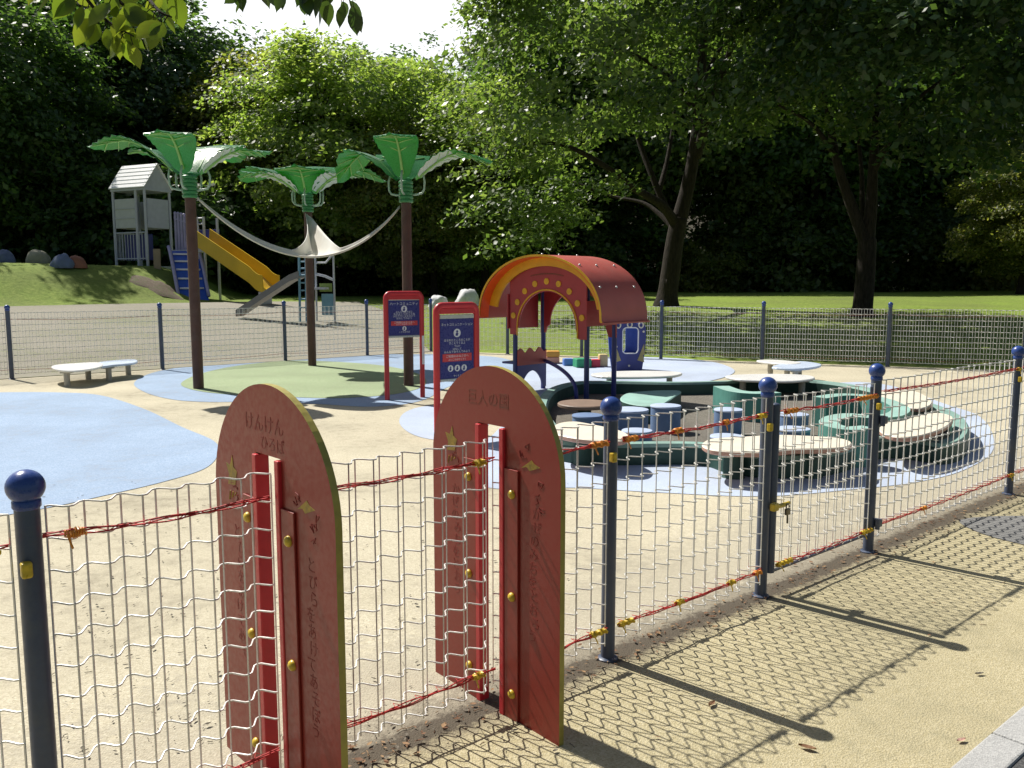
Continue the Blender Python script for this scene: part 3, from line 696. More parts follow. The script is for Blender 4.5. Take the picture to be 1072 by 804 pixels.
# ------------------------------------------------------------------ palm-tree shade poles
def palm_leaf(root, c, az, L=1.3, W=.40, rise=.62, droop=.30, start=.16, pipe=True, jag=True, seed=0, pale=0.0):
    u = Vector((math.cos(az), math.sin(az), 0)); sd = Vector((-u.y, u.x, 0)); Z = Vector((0, 0, 1)); q = random.Random(seed)
    def mid(t):
        r = start + (L - start) * (t ** 1.05)
        z = rise * math.sin(min(1, t / .62) * math.pi / 2) - droop * max(0, t - .55) ** 1.5 / .45 ** 1.5
        return c + u * r + Z * (z + .12)
    nt_, nw = 22, 10; vs = []; T = .010
    def wid(t):
        w = W * 1.08 * (math.sin(math.pi * min(1, t * .95 + .05)) ** .75)
        if jag and t > .5: w *= 1 - .16 * (int(t * nt_) % 2)
        return w
    for side in (0, 1):
        for i in range(nt_ + 1):
            t = i / nt_; w = wid(t); m = mid(t)
            for j in range(nw + 1):
                s = (j / nw - .5) * 2
                fold = .28 * abs(s) * w * (1.0 - 2.15 * t)         # a raised trough near the stem that flattens and droops at the tip
                rib = .012 * math.cos(i * math.pi) * abs(s)
                lead = .16 * abs(s) * w * (1 if t < .9 else -.5)
                vs.append(m + sd * (s * w) + Z * (fold + rib - (T if side else 0)) + u * lead)
    n = nw + 1; k = (nt_ + 1) * n; fs = []
    for i in range(nt_):
        for j in range(nw):
            a = i * n + j; fs.append((a, a + n, a + n + 1, a + 1)); fs.append((k + a, k + a + 1, k + a + n + 1, k + a + n))
    for i in range(nt_):
        a = i * n; fs.append((a, k + a, k + a + n, a + n)); a = i * n + nw; fs.append((a, a + n, k + a + n, k + a))
    for j in range(nw):
        fs.append((j, j + 1, k + j + 1, k + j)); a = nt_ * n + j; fs.append((a, k + a, k + a + 1, a + 1))
    lb = MB().add(vs, fs)
    for fi in range(len(fs)):
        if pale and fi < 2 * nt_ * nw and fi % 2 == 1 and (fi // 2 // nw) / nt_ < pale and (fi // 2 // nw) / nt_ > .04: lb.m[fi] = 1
    lf = lb.build('leaf', [PLEAF, LEAFGLARE], root, smooth=45)
    mb = MB().tube([mid(t / 16) - Z * .022 for t in range(1, 15)], [.024 - .0011 * t for t in range(1, 15)], 8)
    for t in (.30, .42, .54, .66, .78):
        for s in (-1, 1):
            w = wid(t) * .85; e = t + .10
            mb.tube([mid(t) - Z * .018, mid(t) * .5 + mid(e) * .5 + sd * (s * w * .5) + Z * (.28 * .5 * w * (1.0 - 2.15 * t) - .02), mid(e) + sd * (s * w) + Z * (.28 * w * (1.0 - 2.15 * e) - .016)], [.012, .010, .006], 6)
    mb.build('leaf_rib', LGREEN, lf, smooth=True)
    if pipe:
        p0 = c - Z * .10 + u * .06
        MB().tube([p0, p0 + u * .10, p0 + u * .19 + Z * .02, p0 + u * .225 + Z * .07, p0 + u * .235 + Z * .20, mid(.10)], .016, 10).build('leaf_stem', PIPEW, root, smooth=True)
def palm(px, toppx, leaves, label):
    b = gp(*px); top = at(toppx[0], toppx[1], b.y); h = top.z
    root = thing('palm_shade_pole', b, label, 'palm shade pole', 'artificial palm poles holding the sail')
    MB().tube([b - Vector((0, 0, .03)), b + Vector((0, 0, h * .5)), b + Vector((0, 0, h))], .078, 22).build('pole', BROWN, root, smooth=40)
    mb = MB(); pr = []
    for k in range(6):
        z = h - .02 + k * .055; pr += [(.098, z), (.112, z + .015), (.112, z + .038), (.098, z + .052)]
    mb.lathe(b, pr, 24); mb.lathe(b, [(.09, h + .31), (.08, h + .34), (.05, h + .36), (.002, h + .365)], 20)
    mb.build('collar', PGREEN, root, smooth=30)
    for i, (az, kw) in enumerate(leaves): palm_leaf(root, b + Vector((0, 0, h + .20)), R(az), seed=i, **kw)
    return root, b, h
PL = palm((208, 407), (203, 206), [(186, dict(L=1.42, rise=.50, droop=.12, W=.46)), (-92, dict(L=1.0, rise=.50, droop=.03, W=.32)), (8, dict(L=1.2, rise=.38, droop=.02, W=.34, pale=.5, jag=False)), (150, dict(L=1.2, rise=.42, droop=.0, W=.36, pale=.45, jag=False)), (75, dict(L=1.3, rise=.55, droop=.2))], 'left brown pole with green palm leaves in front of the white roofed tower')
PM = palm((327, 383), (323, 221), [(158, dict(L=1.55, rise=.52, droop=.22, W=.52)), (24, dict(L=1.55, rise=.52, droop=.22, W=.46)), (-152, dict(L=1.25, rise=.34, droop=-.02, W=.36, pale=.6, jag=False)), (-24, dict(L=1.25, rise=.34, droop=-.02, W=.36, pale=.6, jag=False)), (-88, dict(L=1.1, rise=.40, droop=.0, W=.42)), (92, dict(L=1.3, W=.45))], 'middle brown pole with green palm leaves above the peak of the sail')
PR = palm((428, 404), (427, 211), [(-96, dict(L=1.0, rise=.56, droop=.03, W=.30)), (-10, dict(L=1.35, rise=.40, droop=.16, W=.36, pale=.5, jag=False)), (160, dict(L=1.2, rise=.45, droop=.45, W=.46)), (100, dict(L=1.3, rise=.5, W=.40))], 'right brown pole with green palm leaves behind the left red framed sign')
# sail
Lp = PL[1] + Vector((.09, 0, PL[2] + .0)); Rp = PR[1] + Vector((-.10, 0, PR[2] - .08)); Mp = PM[1] + Vector((0, -.09, PM[2] - .05))
mid = at(322, 269, 12.55)
vs = []; ns, nw = 120, 12
def front(s):
    p = Lp.lerp(Rp, s); base = Lp.lerp(Rp, .5)
    k = 4 * s * (1 - s); return p + (mid - base) * k
def rbez(a, c, b, w, t):
    q0, q1, q2 = (1 - t) ** 2, 2 * t * (1 - t) * w, t * t
    return (a * q0 + c * q1 + b * q2) / (q0 + q1 + q2)
CL = at(262, 250, 12.95); CLm = at(312, 262, 13.5); CRm = at(334, 262, 13.5)
SA_, SB_ = .42, .66
def band_(s): k = 4 * s * (1 - s); return front(s) + Vector((0, .09 * k, .055 * k + .02))
def back(s):
    if s <= SA_ or s >= SB_: return band_(s)
    m_ = .55
    if s <= m_: return rbez(band_(SA_), front(.50) + Vector((0, .35, .22)), Mp + Vector((-.03, 0, 0)), 1.3, (s - SA_) / (m_ - SA_))
    return rbez(band_(SB_), front(.585) + Vector((0, .35, .22)), Mp + Vector((.03, 0, 0)), 1.3, (SB_ - s) / (SB_ - m_))
for i in range(ns + 1):
    s = i / ns; a, b = front(s), back(s)
    for j in range(nw + 1):
        t = j / nw; p = a.lerp(b, t)
        hgt = max(0, b.z - a.z)
        p = p + Vector((0, 0, -hgt * .34 * math.sin(math.pi * t) * .8 + .05 * math.sin(math.pi * t) * math.cos(s * 60) * min(1, hgt)))
        vs.append(p)
fs = [(i * (nw + 1) + j, (i + 1) * (nw + 1) + j, (i + 1) * (nw + 1) + j + 1, i * (nw + 1) + j + 1) for i in range(ns) for j in range(nw)]
sl = MB().add(vs, fs).build('shade_sail', SAIL, origin=mid, smooth=True)
tag(sl, 'off white triangular shade sail slung low between the three palm poles', 'shade sail')
so2 = sl.modifiers.new('cloth', 'SOLIDIFY'); so2.thickness = .012; so2.offset = 0
mb = MB().tube([front(i / 40) for i in range(41)], .016, 8); mb.build('hem', CREAMT, sl, smooth=True)

# ------------------------------------------------------------------ red framed notice boards
SIGNB = paint('notice_blue', (.028, .03, .20), rough=.3, var=.06)
SIGNR = paint('notice_red', (.62, .05, .06), rough=.35, var=.08)
SIGNW = paint('notice_white', (.78, .78, .80), rough=.4, var=.05)
ALU = paint('aluminium_strip', (.55, .56, .55), rough=.35, metal=.5)
def notice(left, right, H, label, title, lines, circles, pole_hole=False, bz=(.56, 1.34)):
    root = thing('notice_board', (left + right) / 2, label, 'notice board', 'red framed notice boards')
    d = (right - left); W = d.length; d.normalize(); n = Vector((d.y, -d.x, 0)); Z = Vector((0, 0, 1)); r = .034
    pts = [left - Z * .03, left + Z * (H - .14)]
    for k in range(1, 7): a = math.pi / 2 * k / 6; pts.append(left + d * (.07 - .07 * math.cos(a)) + Z * (H - .10 + .07 * math.sin(a)))
    for k in range(7): a = math.pi / 2 * k / 6; pts.append(right - d * (.07 - .07 * math.sin(a)) + Z * (H - .10 + .07 * math.cos(a)))
    pts.append(right - Z * .03)
    MB().tube(pts, r, 14).build('frame', REDP, root, smooth=50)
    # deeper crown bar across the top of the frame
    M = Matrix((d, -n, Z)).transposed(); c = (left + right) / 2
    MB().box(c + Z * (H - .085), (W - .06, .045, .06), M, bev=.01).build('top_bar', REDP, root)
    bc = c + Z * ((bz[0] + bz[1]) / 2); bw, bh = W - .075, bz[1] - bz[0]
    bo = MB().box(bc, (bw, .014, bh), M, bev=.002).build('panel', SIGNB, root)
    MB().box(bc + Z * (bh / 2 + .021), (bw, .03, .04), M, bev=.004).box(bc - Z * (bh / 2 + .014), (bw, .03, .026), M, bev=.004).build('metal_strip', ALU, root)
    f = bc + n * .0085
    wr = MB(); write(wr, title, bw / (len(title) * .86) * .80, f + Z * (bh * .40), d, Z, n, .0006)
    for z, t, s in lines: write(wr, t, s, f + Z * (bh * z), d, Z, n, .0006)
    for x, z, rr in circles: wr.lathe(f + d * x + Z * (bh * z), [(rr, -.001), (rr, .001)], 20, M=Matrix((d, Z, n)).transposed())
    wr.build('lettering', SIGNW, bo)
    rb = MB().box(f - Z * (bh * .15), (bw * .86, .003, bh * .13), M); rb.build('warning_strip', SIGNR, bo)
    wr2 = MB(); g = f + n * .002
    write(wr2, 'ご利用のみなさまへ', bw * .075, g - Z * (bh * .13), d, Z, n, .0006); write(wr2, 'よいこのおやくそく', bw * .06, g - Z * (bh * .185), d, Z, n, .0006)
    wr2.build('strip_writing', SIGNW, bo)
    ic = MB()
    for x, z, rr in circles:
        h = f + d * x + Z * (bh * z) + n * .0018
        ic.lathe(h + Z * rr * .35, [(rr * .28, -.0005), (rr * .28, .0006)], 10, M=Matrix((d, Z, n)).transposed())
        ic.prism([(-rr * .5, -rr * .6), (rr * .1, -rr * .7), (rr * .35, -rr * .1), (-rr * .1, rr * .15), (-rr * .4, -rr * .1)], h, d, Z, n, .0008)
    ic.build('pictogram', SIGNB, bo)
    return root, left, right, d, n
s1 = notice(gp(405.5, 419), gp(442.5, 416), 1.485, 'red framed blue notice board standing in front of the right palm pole', 'ハートコミュニティ',
    [(.17, 'みんなであそぼう', .032), (.11, 'なかよくつかってね', .036), (.05, 'ふたりでこえをきいて', .034), (-.01, 'はなしてみよう', .034), (-.40, 'こどもひろば', .028)], [(0, .26, .045), (0, -.30, .032)], bz=(.88, 1.36))
mb = MB().box(s1[2] + Vector((0, 0, .67)) + s1[4] * .036, (.035, .006, .40), Matrix((s1[3], -s1[4], Vector((0, 0, 1)))).transposed(), bev=.002); mb.build('size_sticker', SIGNW, s1[0])
sl2 = Vector((-.765, 8.55, 0)); sr2 = Vector((-.375, 8.86, 0))
notice(sl2, sr2, 1.40, 'nearer red framed blue notice board rising behind the right arch plate', 'ネットコミュニケーション',
    [(.14, 'はなれたところのこえが', .030), (.09, 'きこえてくるよ', .030), (.04, 'でんわ', .026), (-.01, 'はなして', .028), (-.055, 'みんなであそんでみよう', .030), (-.46, 'やくそく', .024)], [(0, .26, .044), (-.085, -.33, .034), (0, -.33, .034), (.085, -.33, .034)], bz=(.62, 1.235))

# ------------------------------------------------------------------ arched play house
HF = Vector((.33, 11.62, 0)); HA = Vector((.685, .728, 0)).normalized(); HW = Vector((HA.y, -HA.x, 0)); Z = Vector((0, 0, 1)); HL = 1.03
root = thing('play_house', HF + HA * .5, 'red play house with a faded barrel roof, yellow arch rim and blue posts', 'play house')
HR = 1.12
def arc(k, n, half, z0, rise, flare=True):
    t = k / n; a = math.pi * (1 - t)
    x = half * math.cos(a); z = z0 + rise * math.sin(a) ** .92
    return x, z
prof = [arc(k, 40, HR, 1.12, .86) for k in range(41)]
prof = [(-HR - .01, 1.09)] + prof + [(HR + .015, 1.095), (HR + .05, 1.088)]
def shell(pr, s0, s1, th, mat, name, par):
    vs = []; k = len(pr)
    for s in (s0, s1):
        for off in (0, -th):
            for i, (x, z) in enumerate(pr):
                a = pr[max(0, i - 1)]; b = pr[min(k - 1, i + 1)]; nx, nz = -(b[1] - a[1]), (b[0] - a[0]); l = math.hypot(nx, nz)
                vs.append(HF + HW * (x + nx / l * off) + HA * s + Z * (z + nz / l * off))
    fs = []
    for i in range(k - 1):
        A, B, C, D = i, k + i, 2 * k + i, 3 * k + i
        fs += [(A, A + 1, C + 1, C), (B, D, D + 1, B + 1), (A, B, B + 1, A + 1), (C, C + 1, D + 1, D)]
    fs += [(0, 2 * k, 3 * k, k), (k - 1, 2 * k - 1, 4 * k - 1, 3 * k - 1)]
    return MB().add(vs, fs).build(name, mat, par, smooth=35)
rf = shell(prof, 0, HL, .022, REDROOF, 'roof', root)
mb = MB()
for s in (.12, .48, .88):
    for k in (9, 20, 28, 34):
        x, z = arc(k, 40, HR, 1.12, .86); M = Matrix((HW, HA, Z)).transposed(); ang = math.pi * (1 - k / 40)
        mb.ball(HF + HW * x + HA * s + Z * (z + .006), .017, 8)
mb.build('roof_bolt', ALU, rf, smooth=True)
def band(x0, x1, r0, r1, s, th, mat, name, par, k0=0, k1=40):
    o_ = [(arc(k, 40, HR * r0, 1.12, .86 * r0)) for k in range(k0, k1 + 1)]; i_ = [(arc(k, 40, HR * r1, 1.12, .86 * r1)) for k in range(k0, k1 + 1)]
    return MB().prism(o_ + i_[::-1], HF + HA * s, HW, Z, -HA, th).build(name, mat, par)
OV = .17
HRED = paint('house_red', (.40, .040, .045), rough=.45, var=.12)
pin = [(x * .977, z - .026) for x, z in [arc(k, 40, HR, 1.12, .86) for k in range(41)]]
shell(pin, .002, OV, .008, ROOFGLOW, 'glow_lining', rf)
shell([(x * 1.004, z + .004) for x, z in prof[1:-1]], -.010, -.001, .030, YELLOW, 'roof_edge', rf)
band(0, 0, .965, .825, OV + .03, .028, YELLOW, 'rim_band', root, 2, 38)
# front and back red panels with an arched opening
PW = .70
def front_panel(s, name, mat):
    out = [(-PW, .86), (-.60, .86), (-.57, .95)]
    for k in range(25):
        a = math.pi * (1 - k / 24); out.append((.52 * math.cos(a), .98 + .50 * math.sin(a)))
    out += [(.54, .92), (.57, .84), (PW, .84), (PW, 1.12)]
    for k in range(17):
        a = math.pi * k / 16; out.append((.98 * math.cos(a) * (PW / .98 if abs(math.cos(a)) > .99 else 1), 0)) if False else None
    for k in range(21):
        x = PW - 2 * PW * k / 20; zz = 1.12 + .86 * (max(0, 1 - (x / HR) ** 2) ** .46) - .035
        out.append((x, zz))
    out += [(-PW, 1.12)]
    return MB().prism(out, HF + HA * s, HW, Z, HA, .02).build(name, mat, root)
fp = front_panel(.22, 'arch_panel', HRED)
front_panel(HL - .14, 'arch_panel', HRED)
mb = MB(); pts = []
for k in range(29):
    a = math.pi * (1 - k / 28) * 1.0; pts.append(HF + HA * .216 + HW * (.555 * math.cos(a)) + Z * (.97 + .535 * math.sin(a)))
mb.tube([pts[0] - Z * .12] + pts + [pts[-1] - Z * .12], .012, 8); mb.build('arch_line', YELLOW, fp, smooth=True)
mb = MB()
for k in range(9):
    a = math.pi * (.06 + .88 * k / 8); mb.lathe(HF + HA * .218 + HW * (.64 * math.cos(a)) + Z * (1.02 + .60 * math.sin(a)), [(.045, -.002), (.045, .008), (.038, .011), (.001, .012)], 14, M=Matrix((HW, Z, -HA)).transposed())
mb.build('dot', YELLOW, fp)
mb = MB().prism([(-.30 + .6 * k / 12, 1.70 + .035 * (1 - ((k - 6) / 6) ** 2)) for k in range(13)] + [(.30 - .6 * k / 12, 1.685 + .03 * (1 - ((k - 6) / 6) ** 2)) for k in range(13)], HF + HA * .215, HW, Z, HA, .003) 
mb.build('upper_line', INCO, fp)
# red lining panel on the left side under the roof
for sx, nm in ((-1, 'side_panel'), (1, 'side_panel')):
    x0 = sx * (PW + .02)
    MB().box(HF + HW * x0 + HA * .52 + Z * 1.19, (.02, .66, .5 if sx < 0 else .34), Matrix((HW, HA, Z)).transposed(), bev=.003).build(nm, HRED, root)
cornersxy = [(-PW + .04, .29), (PW - .04, .29), (-PW + .04, HL - .12), (PW - .04, HL - .12)]
for x, s in cornersxy:
    p = HF + HW * x + HA * s
    MB().tube([p - Z * .05, p + Z * 1.70], .036, 16).build('post', NAVY if s > .5 else paint('navy_post', (.03, .045, .17), rough=.35), root, smooth=40)
# counter on the left side between its two posts: red wavy board, navy arched board beneath
c0 = HF + HW * (-PW + .04) + HA * .29; c1 = HF + HW * (-PW + .04) + HA * (HL - .12); cd = (c1 - c0).normalized(); cl_ = (c1 - c0).length; cn = Vector((cd.y, -cd.x, 0))
wav = [(cl_ * k / 24, .60 + .035 * math.sin(k * .78) + .015) for k in range(25)]
MB().prism([(0, .40)] + [(cl_, .40)] + wav[::-1], c0 + cn * .04, cd, Z, cn, .025).build('wavy_board', REDROOF, root)
und = [(0, .05), (.07, .05)] + [(.07 + (cl_ - .14) * k / 12, .05 + .26 * math.sin(math.pi * k / 12) ** .6) for k in range(1, 12)] + [(cl_ - .07, .05), (cl_, .05), (cl_, .40), (0, .40)]
MB().prism(und, c0 + cn * .035, cd, Z, cn, .025).build('arched_board', NAVY, root)
MB().box((c0 + c1) / 2 - cn * .12 + Z * .43, (cl_, .30, .03), Matrix((cd, -cn, Z)).transposed(), bev=.006).build('counter', NAVY, root)
# bent grab rail from the back left post to the right
b0 = HF + HW * (-PW + .04) + HA * (HL - .12); e0 = HF + HW * (PW - .06) + HA * .10
pts = []
for k in range(21):
    t = k / 20; a = t * math.pi / 2
    pts.append(b0.lerp(e0, math.sin(a) ** 1.2) + Z * (.44 * math.cos(a) ** .55 if a < math.pi / 2 - 1e-6 else 0))
MB().tube(pts, .028, 12).build('grab_rail', NAVY, root, smooth=True)
# round table disc under the house
p = gp(612, 423, .22)
t = thing('play_table', Vector((p.x, p.y, 0)), 'low brown disc table in the shade under the play house roof', 'table')
MB().lathe(Vector((p.x, p.y, 0)), [(.30, .19), (.31, .20), (.31, .225), (.30, .235)], 28).build('table_top', paint('brown_disc', (.22, .15, .11), rough=.6), t, smooth=30)
MB().lathe(Vector((p.x, p.y, 0)), [(.10, 0), (.09, .03), (.07, .19)], 16).build('pedestal', SHADEG, t, smooth=40)

# ------------------------------------------------------------------ blue play panel standing behind
p = gp(658, 388.5); root = thing('play_booth', p, 'dark blue play booth with a rounded window, cream dots and yellow fins', 'play booth')
ux = Vector((1, .12, 0)).normalized(); un = Vector((.12, -1, 0)).normalized(); W, H = .30, .94
out = [(-.24, 0), (.24, 0), (.29, .35), (.31, .62), (.30, .80), (.25, .88), (.20, .90), (.14, .86), (.06, .89), (0, .91), (-.06, .89), (-.14, .87), (-.20, .90), (-.26, .86), (-.30, .78), (-.31, .6), (-.29, .35)]
def rrect(cx, cy, hx, hy, r, n=6):
    o = []
    for qx, qy, a0 in ((1, 1, 0), (-1, 1, 90), (-1, -1, 180), (1, -1, 270)):
        for k in range(n + 1):
            a = R(a0 + 90 * k / n); o.append((cx + qx * (hx - r) + r * math.cos(a), cy + qy * (hy - r) + r * math.sin(a)))
    return o
win = rrect(.02, .56, .145, .235, .07)
MB().prism(out, p, ux, Z, un, .03, holes=[win]).build('front_board', BLUEP if False else NAVY, root)
MB().prism(out, p - un * .34, ux, Z, un, .03, holes=[rrect(-.08, .56, .10, .235, .06)]).build('back_board', BLUEP, root)
MB().box(p - un * .17 + Z * .16, (.50, .31, .30), Matrix((ux, -un, Z)).transposed(), bev=.01).build('box_base', NAVY, root)
MB().tube([p + un * .03 + ux * a + Z * b for a, b in win], .011, 8, closed=True).build('window_edge', SIGNW, root, smooth=True)
mb = MB()
for x, z in ((-.21, .84), (0, .85), (.21, .84)):
    mb.tube([p + un * .032 + ux * (x + .042 * math.cos(a)) + Z * (z + .05 * math.sin(a)) for a in [k * math.pi / 6 for k in range(12)]], .014, 6, closed=True)
for x, z in ((-.25, .70), (.26, .72), (-.24, .45), (.0, .10)): mb.lathe(p + un * .03 + ux * x + Z * z, [(.02, -.002), (.02, .006)], 10, M=Matrix((ux, Z, un)).transposed())
mb.build('dot', CREAMT, root)
mb = MB()
for s in (-1, 1):
    mb.prism([(s * .28, .16), (s * .15, .20), (s * .24, .40)], p + un * .03, ux, Z, un, .006); mb.prism([(s * .285, .30), (s * .19, .30), (s * .27, .50)], p + un * .037, ux, Z, un, .006)
mb.build('fin', paint('dull_yellow', (.40, .33, .14), rough=.5), root)
# row of soft blocks
blocks = [(579, 369, .27, .11, (.62, .30, .04), 'orange soft block topping the row behind the play house', .0), (578, 381, .30, .13, (.62, .30, .20), 'salmon soft block at the left end of the curved block row', 0), (595, 383.5, .20, .14, (.10, .22, .55), 'blue soft block beside the salmon one in the block row', .1),
          (610, 385.5, .30, .17, (.03, .30, .14), 'green soft block in the middle of the curved block row', .2), (623, 385, .18, .15, (.62, .05, .07), 'red soft block between the green and cream blocks', .2), (631.5, 384.5, .17, .24, (.68, .52, .24), 'tall cream yellow soft block at the right end of the block row', .1)]
for i, (u, v, wd, hh, col, lab, rz) in enumerate(blocks):
    q = gp(u, v if i else 381) + Vector((0, wd * .5, 0)); z0 = .005
    if i == 0: z0 = .14
    o = MB().box(q + Z * (z0 + hh / 2), (wd * .98, wd, hh), rotz(rz), bev=.02).build('soft_block', paint('block_paint', col, rough=.55), origin=q)
    tag(o, lab, 'block', 'coloured soft blocks in a row')
# ------------------------------------------------------------------ sand and water play basin
px_front = [(578, 474), (590, 484), (640, 487.5), (690, 487), (735, 488), (762, 496), (800, 501), (850, 500.5), (885, 494), (908, 483), (935, 480.5), (960, 483), (985, 487), (1006, 482), (1014, 470)]
px_back = [(1008, 455), (985, 442), (960, 434), (925, 424), (890, 416), (850, 411), (800, 410), (750, 412), (700, 413), (640, 412), (600, 413), (572, 422), (560, 440), (565, 458)]
outer = catmull([gp(u, v) for u, v in px_front + px_back], 5)
cen = sum(outer, Vector()) / len(outer)
def inset(poly, d):
    o = []; k = len(poly)
    for i in range(k):
        t = (poly[(i + 2) % k] - poly[i - 2]).normalized(); n = Vector((-t.y, t.x, 0))
        o.append(poly[i] + n * d)
    return o
area = sum(outer[i].x * outer[(i + 1) % len(outer)].y - outer[(i + 1) % len(outer)].x * outer[i].y for i in range(len(outer)))
sgn = 1 if area > 0 else -1
inner = inset(outer, .15 * sgn)
root = thing('play_basin', cen, 'winding rubber basin wall with faded teal top and painted shade on its dark green sides round the gravel pit', 'play basin')
k = len(outer); HB = .19; vs = []; fs = []; ms = []
o1, i1 = inset(outer, .02 * sgn), inset(outer, .13 * sgn)
rings = [[p + Vector((0, 0, 0)) for p in outer], [p + Vector((0, 0, HB - .03)) for p in outer], [p + Vector((0, 0, HB)) for p in o1], [p + Vector((0, 0, HB)) for p in i1], [p + Vector((0, 0, HB - .03)) for p in inner], [p + Vector((0, 0, 0)) for p in inner]]
mb = MB()
for r_ in range(5):
    for i in range(k):
        a, b = rings[r_][i], rings[r_][(i + 1) % k]; c, d = rings[r_ + 1][(i + 1) % k], rings[r_ + 1][i]
        mb.add([a, b, c, d] if sgn > 0 else [d, c, b, a], [(0, 1, 2, 3)], 1 if r_ in (1, 2, 3) else 0)
mb.build('basin_wall', [SHADEG, TEALW], root)
fl_ = sheet('basin_floor', [p for p in inset(outer, .07 * sgn)], .012, GRAVEL)
def slab(poly, z0, z1, mat, name, par, side=None, bev=0):
    n = len(poly); ccw = sum(poly[i].x * poly[(i + 1) % n].y - poly[(i + 1) % n].x * poly[i].y for i in range(n)) > 0
    if not ccw: poly = poly[::-1]
    c = sum(poly, Vector()) / n
    sh = [c + (p - c) * (1 - .012 / max(.05, (p - c).length)) for p in poly]
    mb = MB()
    mb.add([p + Z * z1 for p in sh] , [tuple(range(n))], 0)
    mb.add([p + Z * z0 for p in sh], [tuple(range(n))[::-1]], 1 if side else 0)
    for i in range(n):
        j = (i + 1) % n
        mb.add([poly[i] + Z * (z0 + .01), poly[j] + Z * (z0 + .01), poly[j] + Z * (z1 - .01), poly[i] + Z * (z1 - .01)], [(0, 1, 2, 3)], 1 if side else 0)
        mb.add([poly[i] + Z * (z1 - .01), poly[j] + Z * (z1 - .01), sh[j] + Z * z1, sh[i] + Z * z1], [(0, 1, 2, 3)], 0)
        mb.add([sh[i] + Z * z0, sh[j] + Z * z0, poly[j] + Z * (z0 + .01), poly[i] + Z * (z0 + .01)], [(0, 1, 2, 3)], 1 if side else 0)
    return mb.build(name, [mat, side] if side else mat, par)
def zp(u, v, z): q = gp(u, v, z); return Vector((q.x, q.y, 0))
def table(px, z, label, foot):
    poly = catmull([zp(u, v, z) for u, v in px], 6); c = sum(poly, Vector()) / len(poly)
    t = thing('basin_table', c, label, 'low table', 'cream low tables round the basin')
    slab(poly, z - .045, z, CREAMT, 'table_top', t, SKIRT)
    for f in foot:
        q = c + f; MB().lathe(q, [(.10, 0.0), (.085, .02), (.075, z - .047)], 16).build('pedestal', SHADEG, t, smooth=40)
    return t
table([(578, 452), (582, 444), (600, 441), (625, 445), (648, 450), (659, 456), (650, 461), (620, 460), (595, 457)], .30, 'cream rounded low table at the left end of the basin wall', [Vector((-.05, .02, 0))])
table([(735, 464), (745, 459), (775, 457), (812, 455), (845, 456), (875, 458), (891, 462), (888, 467), (870, 469), (830, 470), (800, 473), (760, 472), (740, 469)], .29, 'long cream wavy low table lying over the front of the basin wall', [Vector((-.35, 0, 0)), Vector((.3, .02, 0))])
table([(920, 449), (930, 441), (955, 436), (980, 432), (997, 436), (994, 444), (980, 451), (955, 457), (932, 456)], .30, 'cream rounded low table at the right end of the basin wall', [Vector((0, 0, 0))])
table([(916, 411), (935, 407), (960, 410), (976, 420), (965, 427), (940, 424), (922, 418)], .32, 'cream low table behind the basin near the right wall', [Vector((0, 0, 0))])
def stool(u, v, z, r, label, top=STOOLLIT):
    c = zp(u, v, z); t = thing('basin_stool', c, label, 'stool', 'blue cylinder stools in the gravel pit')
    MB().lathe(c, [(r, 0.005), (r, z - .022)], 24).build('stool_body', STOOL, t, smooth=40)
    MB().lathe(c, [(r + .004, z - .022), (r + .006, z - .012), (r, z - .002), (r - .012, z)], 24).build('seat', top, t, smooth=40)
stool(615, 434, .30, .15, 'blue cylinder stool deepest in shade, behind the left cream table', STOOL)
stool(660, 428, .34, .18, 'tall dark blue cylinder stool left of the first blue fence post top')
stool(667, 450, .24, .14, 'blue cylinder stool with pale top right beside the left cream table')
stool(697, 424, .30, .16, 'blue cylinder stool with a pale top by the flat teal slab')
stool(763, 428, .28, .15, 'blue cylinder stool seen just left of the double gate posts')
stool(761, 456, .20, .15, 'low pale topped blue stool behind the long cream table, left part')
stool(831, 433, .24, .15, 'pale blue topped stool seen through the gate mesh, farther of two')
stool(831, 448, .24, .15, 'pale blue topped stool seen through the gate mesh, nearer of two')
# flat teal slab and the curled teal wall inside the basin
t = MB(); poly = catmull([zp(u, v, .22) for u, v in [(655, 412), (680, 409), (712, 409), (705, 416), (690, 424), (668, 424), (650, 419)]], 5)
o = slab(poly, 0.013, .22, TEAL, 'teal_slab', None, SHADEG); tag(o, 'flat faded teal slab block inside the back of the basin', 'slab')
rt = thing('teal_wave_wall', zp(900, 430, 0), 'curled faded teal play wall seen through the gate on the right of the basin', 'play wall')
def ribbon(px, z, w, par, name):
    ln = catmull([zp(u, v, z) for u, v in px], 8, False); L_, R_ = [], []
    for i, p in enumerate(ln):
        tt = (ln[min(i + 1, len(ln) - 1)] - ln[max(i - 1, 0)]).normalized(); n = Vector((-tt.y, tt.x, 0)); L_.append(p + n * w / 2); R_.append(p - n * w / 2)
    mb = MB(); n = len(ln)
    for i in range(n - 1):
        for quad, mi in (([L_[i] + Z * z, R_[i] + Z * z, R_[i + 1] + Z * z, L_[i + 1] + Z * z], 0), ([R_[i], R_[i + 1], R_[i + 1] + Z * z, R_[i] + Z * z], 1), ([L_[i + 1], L_[i], L_[i] + Z * z, L_[i + 1] + Z * z], 1)):
            mb.add(quad, [(0, 1, 2, 3)] if mi or True else [], mi)
    for e, (a, b) in ((0, (L_, R_)), (n - 1, (R_, L_))): mb.add([a[e], b[e], b[e] + Z * z, a[e] + Z * z], [(0, 1, 2, 3)], 1)
    return mb.build(name, [TEAL, paint('teal_side_shade', (.08, .25, .21), rough=.65, var=.2)], par)  # darker teal paints the shade on the wall sides
